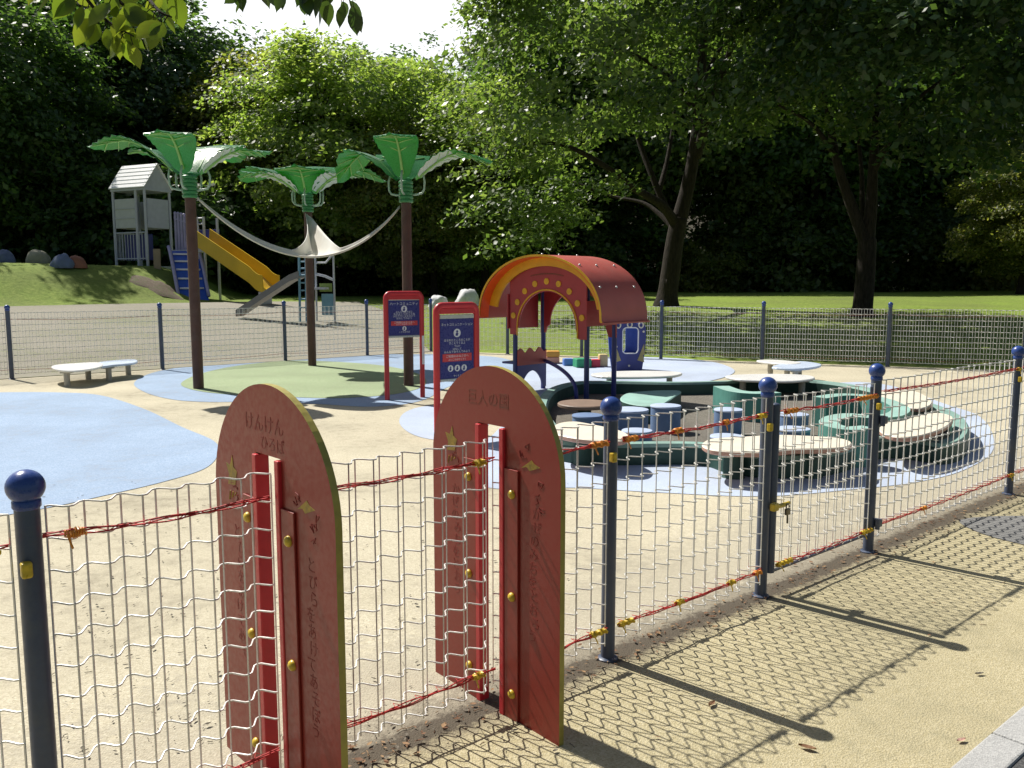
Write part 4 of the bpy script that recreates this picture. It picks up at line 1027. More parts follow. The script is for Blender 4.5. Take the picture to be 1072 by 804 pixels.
ribbon([(858, 416), (880, 413), (905, 414), (928, 419), (943, 427), (935, 434), (910, 436), (890, 434), (873, 437), (868, 443), (885, 448), (910, 447)], .34, .17, rt, 'wave_wall')
ribbon([(755, 404), (770, 409), (790, 411), (812, 410)], .34, .20, rt, 'wave_wall')

# ------------------------------------------------------------------ benches of flat boards
def board_bench(boards, label, group='low white board benches'):
    allp = []
    data = []
    for px, z, mat in boards:
        poly = catmull([zp(u, v, z) for u, v in px], 4); data.append((poly, z, mat)); allp += poly
    c = sum(allp, Vector()) / len(allp)
    t = thing('board_bench', c, label, 'bench', group)
    for poly, z, mat in data:
        slab(poly, z - .035, z, mat, 'seat_board', t); cc = sum(poly, Vector()) / len(poly)
        far = sorted(poly, key=lambda p: -(p - cc).length)[0] - cc
        for s in (-.62, .62):
            q = cc + far * s
            MB().tube([q, q + Z * (z - .037)], .045, 12).box(q + Z * (z - .05), (.16, .10, .025), bev=.004).build('leg', LEGS, t, smooth=40)
board_bench([([(54, 383), (66, 381), (98, 379), (108, 381), (104, 384), (88, 387), (70, 387.5), (58, 386)], .27, BENCH), ([(101, 379.5), (120, 377), (140, 376), (144, 378), (138, 380), (118, 382), (104, 383.5)], .262, BENCHB)], 'white two board low bench standing by the left back fence')
board_bench([([(619, 391), (645, 388.5), (680, 388), (708, 389), (714, 391), (700, 393.5), (660, 394.5), (630, 394)], .25, BENCH)], 'single white board low bench behind the dark green basin wall')
board_bench([([(760, 393), (790, 391.5), (825, 391.5), (848, 393), (852, 396), (830, 398.5), (795, 398), (770, 396.5)], .27, BENCH)], 'long white board low bench behind the double gate posts')
board_bench([([(792, 377), (812, 376.5), (838, 379), (830, 381), (806, 379.5)], .30, BENCH), ([(818, 380.5), (838, 378), (858, 380.5), (858, 383), (842, 385.5), (822, 385.5), (808, 384)], .292, BENCHB)], 'white and pale blue board bench beside the right back fence')

# ------------------------------------------------------------------ climbing tower with slides on the mound
def ground(x, y): return Vector((x, y, terr(x, y)))
YC = 31.0
c0 = at(155, 278, YC); zf = 2.15
LD = Vector((-.90, .43, 0)).normalized(); RD = Vector((.43, .90, 0)).normalized(); LW, RW = 1.62, 1.12
c0 = Vector((c0.x, c0.y, 0))
root = thing('climbing_tower', Vector((c0.x, c0.y, terr(c0.x, c0.y))), 'grey play tower with white gable roof on the grass mound at left', 'play tower')
zt = at(155, 196, YC).z
cor = [c0, c0 + LD * LW, c0 + LD * LW + RD * RW, c0 + RD * RW]
for p in cor:
    MB().tube([Vector((p.x, p.y, terr(p.x, p.y) - .3)), Vector((p.x, p.y, zt))], .05, 12).build('post', TOWER, root, smooth=40)
p = c0 + LD * (LW * .28); MB().tube([Vector((p.x, p.y, zf - .2)), Vector((p.x, p.y, zt))], .05, 12).build('post', TOWER, root, smooth=40)
cm = c0 + LD * LW / 2 + RD * RW / 2
TM = Matrix((-LD, RD, Z)).transposed()
MB().box(Vector((cm.x, cm.y, zf)), (LW, RW, .10), TM, bev=.01).build('deck', TOWER, root)
MB().box(Vector((cm.x, cm.y, zt - .05)), (LW + .12, RW + .12, .08), TM).build('eaves_beam', TOWER, root)
# gable roof, ridge along the left face, with stepped slats on the gable
rh = at(150, 169, YC).z - zt; ov = .10
a0 = c0 - LD * ov - RD * ov; a1 = c0 + LD * (LW + ov) - RD * ov; r0_ = c0 - LD * ov + RD * RW / 2; r1_ = c0 + LD * (LW + ov) + RD * RW / 2; b0_ = c0 - LD * ov + RD * (RW + ov); b1_ = c0 + LD * (LW + ov) + RD * (RW + ov)
mb = MB(); zl = zt - .02
for (e0_, e1_) in ((a0, a1), (b0_, b1_)):
    for i in range(6):
        t0, t1 = i / 6, (i + 1) / 6 + .03
        q = [e0_.lerp(r0_, t0) + Z * (zl + rh * t0 + .05), e1_.lerp(r1_, t0) + Z * (zl + rh * t0 + .05), e1_.lerp(r1_, min(1, t1)) + Z * (zl + rh * min(1, t1) + .02), e0_.lerp(r0_, min(1, t1)) + Z * (zl + rh * min(1, t1) + .02)]
        mb.add(q + [x - Z * .035 for x in q], [(0, 1, 2, 3), (7, 6, 5, 4), (0, 4, 5, 1), (1, 5, 6, 2), (2, 6, 7, 3), (3, 7, 4, 0)])
mb.build('roof', WHITE, root)
for off in (-.02, LW + .02):
    mb = MB()
    for i in range(8):
        t = (i + .5) / 8; a_ = (c0 - RD * ov).lerp(c0 + RD * RW / 2, t); b_ = (c0 + RD * (RW + ov)).lerp(c0 + RD * RW / 2, t)
        mb.box((a_ + b_) / 2 + LD * off + Z * (zl + rh * t), (.02, (b_ - a_).length, rh / 8 + .012), TM)
    mb.build('gable_panel', TOWER, root)
zp1, zp0 = at(140, 207, YC).z, at(140, 238, YC).z
def tpanel(a, b, z0, z1, mat, name, off=0.0):
    d = (b - a); l = d.length; d.normalize(); n = Vector((d.y, -d.x, 0))
    return MB().box((a + b) / 2 + n * off + Z * ((z0 + z1) / 2), (l, .03, z1 - z0), Matrix((d, -n, Z)).transposed(), bev=.004).build(name, mat, root)
tpanel(c0 + LD * .5, c0 + LD * (LW - .08), zp0, zp1, TPANEL, 'wall_panel')
tpanel(c0 + RD * .08, c0 + RD * (RW - .08), zp0, zp1, TOWER, 'wall_panel')
tpanel(c0 + LD * LW + RD * .08, c0 + LD * LW + RD * (RW - .08), zp0, zp1, TPANEL, 'wall_panel')
tpanel(c0 + RD * RW + LD * .1, c0 + RD * RW + LD * (LW - .08), zp0, zp1, TPANEL, 'wall_panel')
mb = MB()
for z in (zp0 + (zp1 - zp0) / 3, zp0 + (zp1 - zp0) * 2 / 3): mb.box(c0 + LD * (LW / 2 + .2) - RD * .03 + Z * z, (LW - .55, .015, .03), TM)
mb.build('panel_rail', TOWER, root)
zr1, zr0 = at(140, 243, YC).z, at(140, 272, YC).z
mb = MB()
for a_, b_ in ((c0 + LD * .08, c0 + LD * (LW - .06)), (c0 + LD * LW, c0 + LD * LW + RD * RW)):
    mb.tube([a_ + Z * zr1, b_ + Z * zr1], .025, 8); mb.tube([a_ + Z * (zr0 + .05), b_ + Z * (zr0 + .05)], .025, 8)
    for k in range(11): q = a_.lerp(b_, k / 10); mb.tube([q + Z * zr0, q + Z * zr1], .016, 6)
mb.build('railing', TOWER, root)
tpanel(c0 + LD * .1 + RD * .35, c0 + LD * (LW - .1) + RD * .35, zr0, zr1 - .05, NAVY, 'infill_panel')
# bridge landing with lilac rails and slide head
e0 = c0 + RD * .1; l0 = at(185, 262, YC); l1 = at(214, 262, YC - .5)
l0 = Vector((l0.x, l0.y, 0)); l1 = Vector((l1.x, l1.y, 0)); ld = (l1 - l0).normalized(); ln = Vector((ld.y, -ld.x, 0)); zl2 = at(200, 263, YC).z
MB().box((l0 + l1) / 2 - ln * .35 + Z * zl2, ((l1 - l0).length + .2, .9, .09), Matrix((ld, -ln, Z)).transposed()).build('landing', TOWER, root)
ztop = at(195, 223, YC).z
mb = MB()
for k in range(8):
    q = l0.lerp(l0.lerp(l1, .75), k / 7); mb.tube([q + Z * zl2, q + Z * (ztop - .28 * (k / 7) ** 1.5)], .045, 8)
    mb.ball(q + Z * (ztop - .28 * (k / 7) ** 1.5), .055, 8)
mb.tube([l0 + Z * (ztop - .2), l0.lerp(l1, .75) + Z * (ztop - .5)], .03, 8)
mb.build('palisade', PURP, root, smooth=40)
tpanel(l0 - ln * .8, l1 - ln * .8, zl2, zl2 + .8, NAVY, 'infill_panel')
mb = MB(); zs = at(213, 228, YC).z
for q in (l1 - ld * .28, l1 + ld * .02, l1 - ln * .7):
    g = terr(q.x, q.y); mb.tube([Vector((q.x, q.y, g - .2)), Vector((q.x, q.y, zs))], .05, 10)
mb.tube([l1 - ld * .28 + Z * (zs - .25), l1 + ld * .02 + Z * (zs - .25)], .03, 8); mb.tube([l1 - ld * .28 + Z * (zs - .05), l1 + ld * .02 + Z * (zs - .05)], .03, 8)
mb.build('landing_post', TOWER, root, smooth=40)
q = at(164, 262, YC - .3); MB().box(Vector((q.x, q.y, (q.z + terr(q.x, q.y)) / 2 - .1)), (.24, .08, q.z - terr(q.x, q.y) + .3), rotz(.3), bev=.01).build('wooden_board', paint('pine_board', (.36, .28, .18), rough=.7), root)
# blue climbing ramp with white rungs
s0_ = at(192, 262, YC - .35); bt = gt(203, 313)
ra, rb = Vector((s0_.x, s0_.y, zl2)), Vector((bt.x, bt.y, bt.z - .05)); hd = Vector((rb.x - ra.x, rb.y - ra.y, 0)); hl = hd.length; hd.normalize(); hn = Vector((hd.y, -hd.x, 0))
def rp_(t): return ra + hd * (hl * t) + Z * ((rb.z - ra.z) * (t ** 1.25))
mb = MB()
for i in range(12):
    p0_, p1_ = rp_(i / 12), rp_((i + 1) / 12)
    q = [p0_ + hn * .5, p0_ - hn * .5, p1_ - hn * .5, p1_ + hn * .5]; mb.add(q + [x - Z * .05 for x in q], [(0, 1, 2, 3), (7, 6, 5, 4), (0, 4, 5, 1), (1, 5, 6, 2), (2, 6, 7, 3), (3, 7, 4, 0)])
rampo = mb.build('climbing_ramp', paint('ramp_blue', (.03, .10, .50), rough=.35), root)
mb = MB()
for s in (-.5, .5): mb.tube([rp_(i / 12) + hn * s + Z * .14 for i in range(13)], .06, 8)
mb.build('ramp_side', PURP, rampo, smooth=True)
mb = MB()
for i in range(2, 12, 2): mb.tube([rp_(i / 12) + hn * .4 + Z * .06, rp_(i / 12) - hn * .4 + Z * .06], .035, 8)
mb.build('rung', SIGNW, rampo, smooth=True)
# yellow slide
ya = at(211, 254, YC - .4); ye = at(284, 304, YC - 2.2); ya = Vector(ya); ye = Vector(ye); ye.z = max(ye.z, terr(ye.x, ye.y) + .12)
hd = Vector((ye.x - ya.x, ye.y - ya.y, 0)); hl = hd.length; hd.normalize(); hn = Vector((hd.y, -hd.x, 0))
vs = []; sec = [(-.30, .30), (-.27, .30), (-.24, .06), (-.12, .0), (.12, .0), (.24, .06), (.27, .30), (.30, .30), (.30, -.03), (-.30, -.03)]
ns2 = 28
for i in range(ns2 + 1):
    t = i / ns2; tt = t if t < .85 else .85 + (t - .85) * .9
    z = ya.z + (ye.z - ya.z) * (t if t < .84 else .84 + .16 * (1 - (1 - (t - .84) / .16) ** 2)) ** 1.0
    for x, h in sec: vs.append(Vector((ya.x, ya.y, 0)) + hd * hl * t + hn * (x * 1.35) + Z * (z + h * 1.7))
m = len(sec); fs = [(i * m + j, i * m + (j + 1) % m, (i + 1) * m + (j + 1) % m, (i + 1) * m + j) for i in range(ns2) for j in range(m)]
MB().add(vs, fs + [tuple(range(m)), tuple(range(ns2 * m, ns2 * m + m))[::-1]]).build('slide', SLIDEY, root, smooth=35)
q = ye - hd * .3; MB().box(Vector((q.x, q.y, (q.z + terr(q.x, q.y)) / 2 - .05)), (.5, .1, max(.05, q.z - terr(q.x, q.y))), Matrix((hn, hd, Z)).transposed()).build('slide_foot', TOWER, root)
# ladder climber with the grey slide
g0 = gt(329, 339); 
root = thing('slide_climber', g0, 'small grey slide with blue ladder frame behind the middle palm pole', 'slide')
yy = g0.y; zt1 = at(320, 268, yy).z
def gl(u, v, Y=None): q = at(u, v, Y or yy); return q
mb = MB()
for u in (313, 320): mb.tube([Vector((gl(u, 300).x, yy, terr(gl(u, 300).x, yy) - .1)), gl(u, 269)], .035, 8)
for v in (274, 281, 288, 296, 304, 313, 322): mb.tube([gl(313, v), gl(320, v)], .022, 6)
mb.build('ladder', LBLUE, root, smooth=40)
mb = MB()
for u, v in ((330, 270), (349, 266)):
    q = gl(u, v, yy + .5); mb.tube([Vector((q.x, q.y, terr(q.x, q.y) - .1)), q], .03, 8)
mb.tube([gl(331, 275, yy + .5), gl(341, 275, yy + .5), gl(346, 269, yy + .5), gl(349, 266, yy + .5)], .03, 8)
mb.tube([gl(331, 287, yy + .5), gl(340, 289, yy + .5), gl(349, 293, yy + .5)], .04, 8)
mb.build('frame_tube', TOWER, root, smooth=40)
mb = MB().box(gl(333, 302, yy + .3), (.55, .5, .06)).build('deck', TOWER, root)
mb = MB(); q = gl(343, 318, yy + .5); mb.box(Vector((q.x, q.y, q.z - .02)), (.34, .03, .62)); mb.build('side_panel', LBLUE, root)
mb = MB(); q = gl(341, 301, yy + .52); mb.box(Vector((q.x, q.y, q.z)), (.36, .03, .24)); mb.build('side_panel', paint('olive_panel', (.20, .28, .06), rough=.5), root)
a_, b_ = gl(306, 294), gt(251, 334); b_ = Vector((b_.x, b_.y, b_.z + .10)); hd = (b_ - a_); hl = Vector((hd.x, hd.y, 0)).length; hh = Vector((hd.x, hd.y, 0)).normalized(); hn = Vector((hh.y, -hh.x, 0))
vs = []; sec = [(-.24, .17), (-.21, .17), (-.19, .03), (.19, .03), (.21, .17), (.24, .17), (.24, -.02), (-.24, -.02)]; m = len(sec)
pts = [gl(316, 290) + Z * 0, a_] + [a_.lerp(b_, t / 8) for t in range(1, 9)]
for p_ in pts:
    for x, h in sec: vs.append(p_ + hn * x + Z * h)
fs = [(i * m + j, i * m + (j + 1) % m, (i + 1) * m + (j + 1) % m, (i + 1) * m + j) for i in range(len(pts) - 1) for j in range(m)]
MB().add(vs, fs + [tuple(range(m)), tuple(range((len(pts) - 1) * m, len(pts) * m))[::-1]]).build('slide', GSLIDE, root, smooth=35)

# ------------------------------------------------------------------ boulders
def boulder(u, v, Y, rx, rz, mat, label, seed, group, base=None):
    p = at(u, v, Y); g = terr(p.x, p.y); c = Vector((p.x, p.y, g)); q = random.Random(seed)
    bm = bmesh.new(); bmesh.ops.create_icosphere(bm, subdivisions=4, radius=1)
    vs = []
    for vt in bm.verts:
        d = vt.co.normalized(); n = 1 + .20 * noise.noise(d * 1.6 + Vector((seed, 0, 0))) + .08 * noise.noise(d * 4 + Vector((0, seed, 0)))
        vs.append(c + Vector((d.x * rx * n, d.y * rx * .9 * n, max(-.15, d.z) * rz * n)))
    bm.verts.index_update(); fs = [[x.index for x in f.verts] for f in bm.faces]; bm.free()
    o = MB().add(vs, fs).build('boulder', mat, origin=c, smooth=50); tag(o, label, 'boulder', group)
boulder(459, 302, 31, .36, .44, BOULDER, 'smaller pale grey boulder on the lawn edge behind the signs', 2, 'boulders at the forest edge')
boulder(490, 302, 31, .46, .60, BOULDER, 'larger sunlit white boulder on the lawn edge left of the play house roof', 5, 'boulders at the forest edge')
boulder(4, 268, 28.8, .36, .42, paint('blue_grey_stone', (.12, .15, .24), rough=.8), 'blue grey painted stone on the shaded mound at the far left', 7, 'painted stones on the mound')
boulder(40, 270, 29.2, .42, .48, paint('beige_stone', (.30, .29, .20), rough=.8), 'beige painted stone topping the shaded mound', 9, 'painted stones on the mound')
boulder(66, 280, 28.3, .36, .40, paint('slate_stone', (.12, .16, .26), rough=.8), 'slate blue painted stone lower on the shaded mound', 11, 'painted stones on the mound')
boulder(80, 280, 28.6, .32, .36, paint('rust_stone', (.26, .11, .07), rough=.8), 'rust red painted stone nearest the tower on the mound', 13, 'painted stones on the mound')
# ------------------------------------------------------------------ trees
import numpy as np
def crown_data(name, seed, rx, ry, rz, cz, nclump, nleaf, size, cr=1.15, gap=.0, flat=.42, low=-1.0, core=.35, droop=0.0, keep=None, extra=()):
    g = np.random.default_rng(seed); C = []
    off = Vector((seed * 3.1, seed * 1.7, 0)); tries = 0
    while len(C) < nclump and tries < nclump * 30:
        tries += 1
        d = g.normal(size=3); d /= np.linalg.norm(d); rad = core + (1 - core) * g.random() ** .6
        lump = 1 + .22 * noise.noise(Vector(d) * 1.7 + off)
        p = d * rad * lump
        if p[2] < low: continue
        if noise.noise(Vector(p) * 2.3 + off) < -.28 + gap: continue
        q = np.array([p[0] * rx, p[1] * ry, p[2] * rz + cz])
        if keep and not keep(q): continue
        C.append((q, d))
    for e in extra: C.append((np.array(e), np.array([-.5, -.3, .2])))
    P, Nn, S = [], [], []
    for c, d in C:
        r = cr * (.65 + .7 * g.random()); k = int(nleaf * (r / cr) ** 2)
        o = g.normal(size=(k, 3)) * .5; o *= (1 / np.maximum(1, np.linalg.norm(o, axis=1) / 1.15))[:, None]
        # tilt each spray outward so its edge drops
        h = np.array([d[0], d[1], 0]); z = o[:, 2] * flat - .30 * (o[:, :2] @ h[:2]) - .16 * (o[:, 0] ** 2 + o[:, 1] ** 2)
        pts = np.stack([o[:, 0] * r, o[:, 1] * r, z * r], 1) + c
        nn = np.array([0, 0, .9]) + d * .55 + g.normal(size=(k, 3)) * .55
        P.append(pts); Nn.append(nn); S.append(size * (.6 + .8 * g.random(k)))
    P = np.concatenate(P); Nn = np.concatenate(Nn); S = np.concatenate(S); k = len(P)
    Nn /= np.linalg.norm(Nn, axis=1)[:, None]
    a = g.normal(size=(k, 3)); t = np.cross(Nn, a); t /= np.linalg.norm(t, axis=1)[:, None]; b = np.cross(Nn, t)
    L = S[:, None]; W = L * .36
    V = np.stack([P - t * L * .6, P + b * W - Nn * L * .07, P + t * L * .6 - Nn * L * .12, P - b * W - Nn * L * .07], 1).reshape(-1, 3)
    me = bpy.data.meshes.new(name)
    me.vertices.add(4 * k); me.vertices.foreach_set('co', V.astype(np.float32).ravel())
    me.loops.add(4 * k); me.loops.foreach_set('vertex_index', np.arange(4 * k, dtype=np.int32))
    me.polygons.add(k); me.polygons.foreach_set('loop_start', np.arange(k, dtype=np.int32) * 4)
    me.update(calc_edges=True); me.validate()
    return me, [c for c, d in C]
def limb(mb, pts, r0, r1, n=9):
    pts = catmull([Vector(p) for p in pts], 5, False); k = len(pts)
    mb.tube(pts, [r0 + (r1 - r0) * (i / (k - 1)) ** .8 for i in range(k)], n)
def auto_trunk(name, seed, H, r, centers, nl=9, fork=.3):
    q = random.Random(seed); mb = MB()
    sway = [Vector((q.gauss(0, .12), q.gauss(0, .12), 0)) * (i * .5) for i in range(6)]
    tr = [Vector((0, 0, H * i / 5)) + sway[i] for i in range(6)]
    mb.lathe((0, 0, 0), [(r * 1.7, -.3), (r * 1.45, .02), (r * 1.12, .25), (r * 1.02, .55)], 12)
    limb(mb, tr, r, r * .18, 12)
    cs = q.sample(centers, min(nl, len(centers)))
    for c in cs:
        c = Vector(c); h = max(H * fork, min(H * .85, c.z - .9 - .4 * Vector((c.x, c.y, 0)).length))
        i = min(4, int(h / H * 5)); f = h / H * 5 - i; s = tr[i].lerp(tr[i + 1], f); rr = r * (1 - .75 * h / H) * .55
        limb(mb, [s, s.lerp(c, .4) + Vector((0, 0, .35)), c], rr, .02, 7)
    o = mb.build(name, BARK, None, smooth=True); me = o.data; bpy.data.objects.remove(o); return me
BARK = barkmat('bark', (.012, .010, .008), (.050, .041, .033))
LF_DARK = leafmat('leaf_dark', (.036, .072, .026), (.064, .118, .038), (.10, .16, .052), trans=.5, scale=.3)
LF_BLUE = leafmat('leaf_bluegreen', (.046, .086, .055), (.075, .128, .076), (.11, .165, .09), trans=.46, scale=.3, rough=.32)
LF_DEEP = leafmat('leaf_deep', (.018, .040, .014), (.032, .064, .020), (.058, .096, .030), trans=.34, scale=.3)
LF_MID = leafmat('leaf_mid', (.052, .088, .028), (.092, .138, .046), (.15, .19, .08), trans=.52, scale=.3)
LF_LIME = leafmat('leaf_lime', (.13, .19, .055), (.19, .255, .085), (.27, .31, .13), trans=.6, scale=.35)
LF_OLIVE = leafmat('leaf_olive', (.09, .12, .03), (.15, .18, .05), (.23, .215, .075), trans=.55, scale=.35)
def plant(crown, trunk, p, mat, s=1.0, rz=0.0, sz=1.0, name='forest_tree', label='', cat='tree', group=None):
    root = thing(name, Vector((p[0], p[1], terr(p[0], p[1]))), label, cat, group)
    root.rotation_euler = (0, 0, rz); root.scale = (s, s, s * sz)
    for nm, me in (('crown', crown), ('trunk', trunk)):
        if me is None: continue
        o = bpy.data.objects.new(nm, me); COL.objects.link(o); o.parent = root
        if nm == 'crown':
            if not me.materials: me.materials.append(mat)
            o.material_slots[0].link = 'OBJECT'; o.material_slots[0].material = mat
    return root
def wood_mat(me):
    return me
# --- two big lawn trees with their own limbs
def lawn_tree(base, limbs, crown_kw, mat, label, seed, cdx, cy, r0):
    root = thing('lawn_tree', base, label, 'tree', 'big trees standing on the lawn')
    mb = MB(); ax_ = limbs[0][0][1] - limbs[0][0][0]; fl_pts = [limbs[0][0][0] + ax_ * (t / 6) * .8 - Vector((0, 0, .25 * (t == 0))) for t in range(7)]
    mb.tube(fl_pts, [r0 * (1 + .75 * math.exp(-3.2 * t / 6 * 1.3)) * .93 for t in range(7)], 16)
    for pts, a, b in limbs: limb(mb, pts, a, b, 12)
    mb.build('trunk', BARK, root, smooth=True)
    crown_kw = dict(crown_kw); crown_kw['extra'] = [tuple(Vector(e) - base - Vector((cdx, cy, 0))) for e in crown_kw.get('extra', ())]
    me, cs = crown_data('crown', seed, **crown_kw); me.materials.append(mat)
    o = bpy.data.objects.new('crown', me); COL.objects.link(o); o.parent = root; o.location = (cdx, cy, 0)
    return root
b1 = gt(697, 320); Y1 = b1.y
T = lambda u, v, dy=0.0: at(u, v, Y1 + dy)
ex = random.Random(17)
def proj(p):
    f = p[1] * math.cos(PITCH) - (p[2] - EYE) * math.sin(PITCH); up = p[1] * math.sin(PITCH) + (p[2] - EYE) * math.cos(PITCH)
    return CX + F * p[0] / f, CY - F * up / f
def clear_of(q, off, Yt, lines):
    w_ = Vector(q) + off; u, v = proj(w_)
    if w_.y > Yt + .8: return True
    for (u0, v0, u1, v1, rad) in lines:
        t = max(0, min(1, ((u - u0) * (u1 - u0) + (v - v0) * (v1 - v0)) / ((u1 - u0) ** 2 + (v1 - v0) ** 2)))
        if math.hypot(u - u0 - t * (u1 - u0), v - v0 - t * (v1 - v0)) < rad: return False
    return True
b1b = b1 + Vector((0, 0, -.1))
lawn_tree(b1, [([b1b, T(702, 285), T(706, 255), T(711, 228)], .35, .28), ([T(711, 230), T(720, 195), T(728, 150), T(732, 100), T(736, 50), T(738, -20, .5), T(742, -90, .6)], .27, .09),
    ([T(728, 165), T(742, 120, -.4), T(757, 75, -.8), T(775, 20, -1.4), T(800, -60, -2)], .20, .05), ([T(708, 236), T(693, 215, -.6), T(665, 198, -1.2), T(630, 172, -1.8), T(590, 152, -2.2), T(545, 150, -2.6)], .19, .04),
    ([T(699, 222, -.5), T(683, 185, -.2), T(668, 145, .3), T(655, 95, .6), T(640, 40, 1)], .13, .04), ([T(706, 240), T(690, 224, .6), T(672, 212, 1.2), T(640, 205, 2), T(600, 190, 2.4)], .11, .03),
    ([T(690, 200, -.2), T(700, 160, .4), T(706, 110, .8), T(700, 50, 1.2)], .10, .03), ([T(730, 120), T(705, 85, -.6), T(670, 60, -1.2), T(630, 45, -1.8)], .12, .03), ([T(733, 90), T(755, 50, .8), T(790, 10, 1.6)], .10, .03)],
    dict(rx=6.0, ry=4.4, rz=6.2, cz=8.9, nclump=240, nleaf=150, size=.16, cr=1.0, gap=.12, core=.5, low=-.72,
         keep=lambda q: clear_of(q, b1 + Vector((-1.2, -2.9, 0)), b1.y, [(700, 320, 711, 228, 44), (711, 228, 728, 150, 42), (728, 150, 735, 60, 34), (711, 230, 640, 180, 26), (690, 200, 668, 140, 20)]) and not (q[2] < 5.2 and q[0] > 2.2),
         extra=[T(u + ex.uniform(-9, 9), v + ex.uniform(-9, 9), -2 + ex.uniform(-1.6, 1.6)) for u, v in ((500, 170), (530, 160), (560, 175), (520, 195), (550, 205), (585, 195), (610, 175), (505, 215), (535, 228), (575, 225), (600, 215), (625, 200), (640, 185), (490, 150), (560, 240), (520, 245), (545, 150), (590, 150))]), LF_MID,
    'big multi stemmed broadleaf tree on the lawn behind the play house roof', 21, -1.2, -2.9, .34)
b2 = gt(902, 331); Y2 = b2.y
T2 = lambda u, v, dy=0.0: at(u, v, Y2 + dy)
lawn_tree(b2, [([b2 + Vector((0, 0, -.1)), T2(905, 300), T2(907, 270), T2(908, 250)], .29, .25), ([T2(907, 256), T2(895, 225), T2(884, 195), T2(874, 160), T2(866, 110, .4), T2(850, 40, .6), T2(830, -60, .8)], .20, .05),
    ([T2(908, 256), T2(912, 215), T2(914, 175), T2(918, 120, .4), T2(925, 50, .8), T2(940, -60, 1)], .21, .05), ([T2(908, 250), T2(903, 215, .5), T2(902, 180, .9), T2(896, 120, 1.4)], .12, .04),
    ([T2(914, 180), T2(935, 140, -.6), T2(965, 100, -1.4), T2(1010, 70, -2)], .11, .03), ([T2(876, 165), T2(850, 130, -.5), T2(815, 110, -1.2)], .09, .03)],
    dict(rx=6.4, ry=4.6, rz=6.0, cz=8.7, nclump=290, nleaf=165, size=.17, cr=1.1, gap=.04, core=.4, low=-.78,
         keep=lambda q: clear_of(q, b2 + Vector((.4, -2.6, 0)), b2.y, [(903, 330, 907, 250, 46), (907, 256, 876, 170, 38), (907, 256, 914, 170, 38)])), LF_DEEP,
    'big dark tree with forked trunk on the lawn at right behind the back fence', 33, .4, -2.6, .28)
# --- forest variants
VAR = []
for sd, kw, H, r in ((41, dict(rx=4.6, ry=4.6, rz=6.2, cz=9.0, nclump=140, nleaf=115, size=.25, cr=1.35, core=.5, low=-.92), 13.0, .26), (52, dict(rx=5.2, ry=5.2, rz=5.6, cz=9.2, nclump=140, nleaf=115, size=.27, cr=1.45, core=.5, low=-.9), 12.5, .30), (63, dict(rx=3.9, ry=3.9, rz=6.6, cz=8.6, nclump=130, nleaf=115, size=.24, cr=1.25, core=.45, low=-.95), 13.5, .24)):
    me, cs = crown_data('crown', sd, **kw); VAR.append((me, auto_trunk('trunk', sd, H, r, cs, 10)))
me, cs = crown_data('crown', 74, rx=5.2, ry=4.6, rz=5.0, cz=6.2, nclump=300, nleaf=170, size=.18, cr=1.0, core=.55, low=-.9, gap=.02); BRIGHT = (me, auto_trunk('trunk', 74, 9.5, .26, cs, 14))
me, cs = crown_data('crown', 85, rx=2.6, ry=2.4, rz=2.0, cz=1.7, nclump=90, nleaf=110, size=.20, cr=.75, core=.4, low=-.85); SHRUB = (me, auto_trunk('trunk', 85, 2.6, .07, cs, 8, .15))
q = random.Random(99)
def X(u, Y): return (u - 536) / F * Y
def put(var, u, Y, mat, s, label, name='forest_tree', group=None, sz=1.0):
    return plant(var[0], var[1], (X(u, Y), Y), mat, s, q.random() * 6.28, sz, name, label, 'shrub' if name == 'forest_shrub' else 'tree', group)
# left dark wood behind the tower
GL = 'dark trees of the wood on the left'
put(VAR[0], 12, 44, LF_BLUE, 1.0, 'tall dark tree at the far left above the painted stones', group=GL)
put(VAR[1], 92, 46, LF_DARK, 1.08, 'tall dark tree directly left of the white tower roof', group=GL)
put(VAR[2], 165, 47, LF_BLUE, 1.06, 'tall dark tree directly behind the white tower roof', group=GL)
put(VAR[1], 217, 50, LF_DARK, .98, 'dark tree right of the tower, beside the pale sunlit tree', group=GL)
put(VAR[1], 40, 38.5, LF_DARK, .78, 'shorter dark tree whose shade falls on the mound left of the tower', group=GL)
put(VAR[2], -22, 35.5, LF_DARK, .86, 'dark tree cut by the left edge, behind the mound', group=GL)
put(VAR[0], 55, 52, LF_MID, 1.25, 'lighter green tall tree deep in the wood at the upper left', group=GL)
put(VAR[1], 135, 55, LF_DARK, 1.2, 'tall dark tree deep in the left wood, behind the one at the tower', group=GL)
put(VAR[0], -30, 55, LF_BLUE, 1.25, 'tall dark tree deep in the wood at the left edge', group=GL)
# pale sunlit trees in the middle
GM = 'pale sunlit trees behind the palm poles'
put(BRIGHT, 345, 41, LF_LIME, 1.06, 'large pale yellow green sunlit tree behind the middle palm pole', group=GM)
put(BRIGHT, 425, 45, LF_LIME, 1.05, 'pale yellow green sunlit tree behind the right palm pole', group=GM)
put(BRIGHT, 295, 46, LF_OLIVE, 1.12, 'olive tinged sunlit tree right of the dark wood', group=GM)
put(BRIGHT, 455, 39.5, LF_OLIVE, .74, 'smaller olive green sunlit tree directly behind the right palm leaves', group=GM)
put(BRIGHT, 508, 39, LF_LIME, .84, 'pale leafy tree between the right palm pole and the big lawn tree', group=GM)
put(VAR[1], 420, 62, LF_BLUE, 1.10, 'dark blue green tree crown on the skyline under the bright sky', group=GM)
put(VAR[0], 575, 56, LF_MID, 1.30, 'tall green tree whose top closes the right side of the sky gap', group=GM)
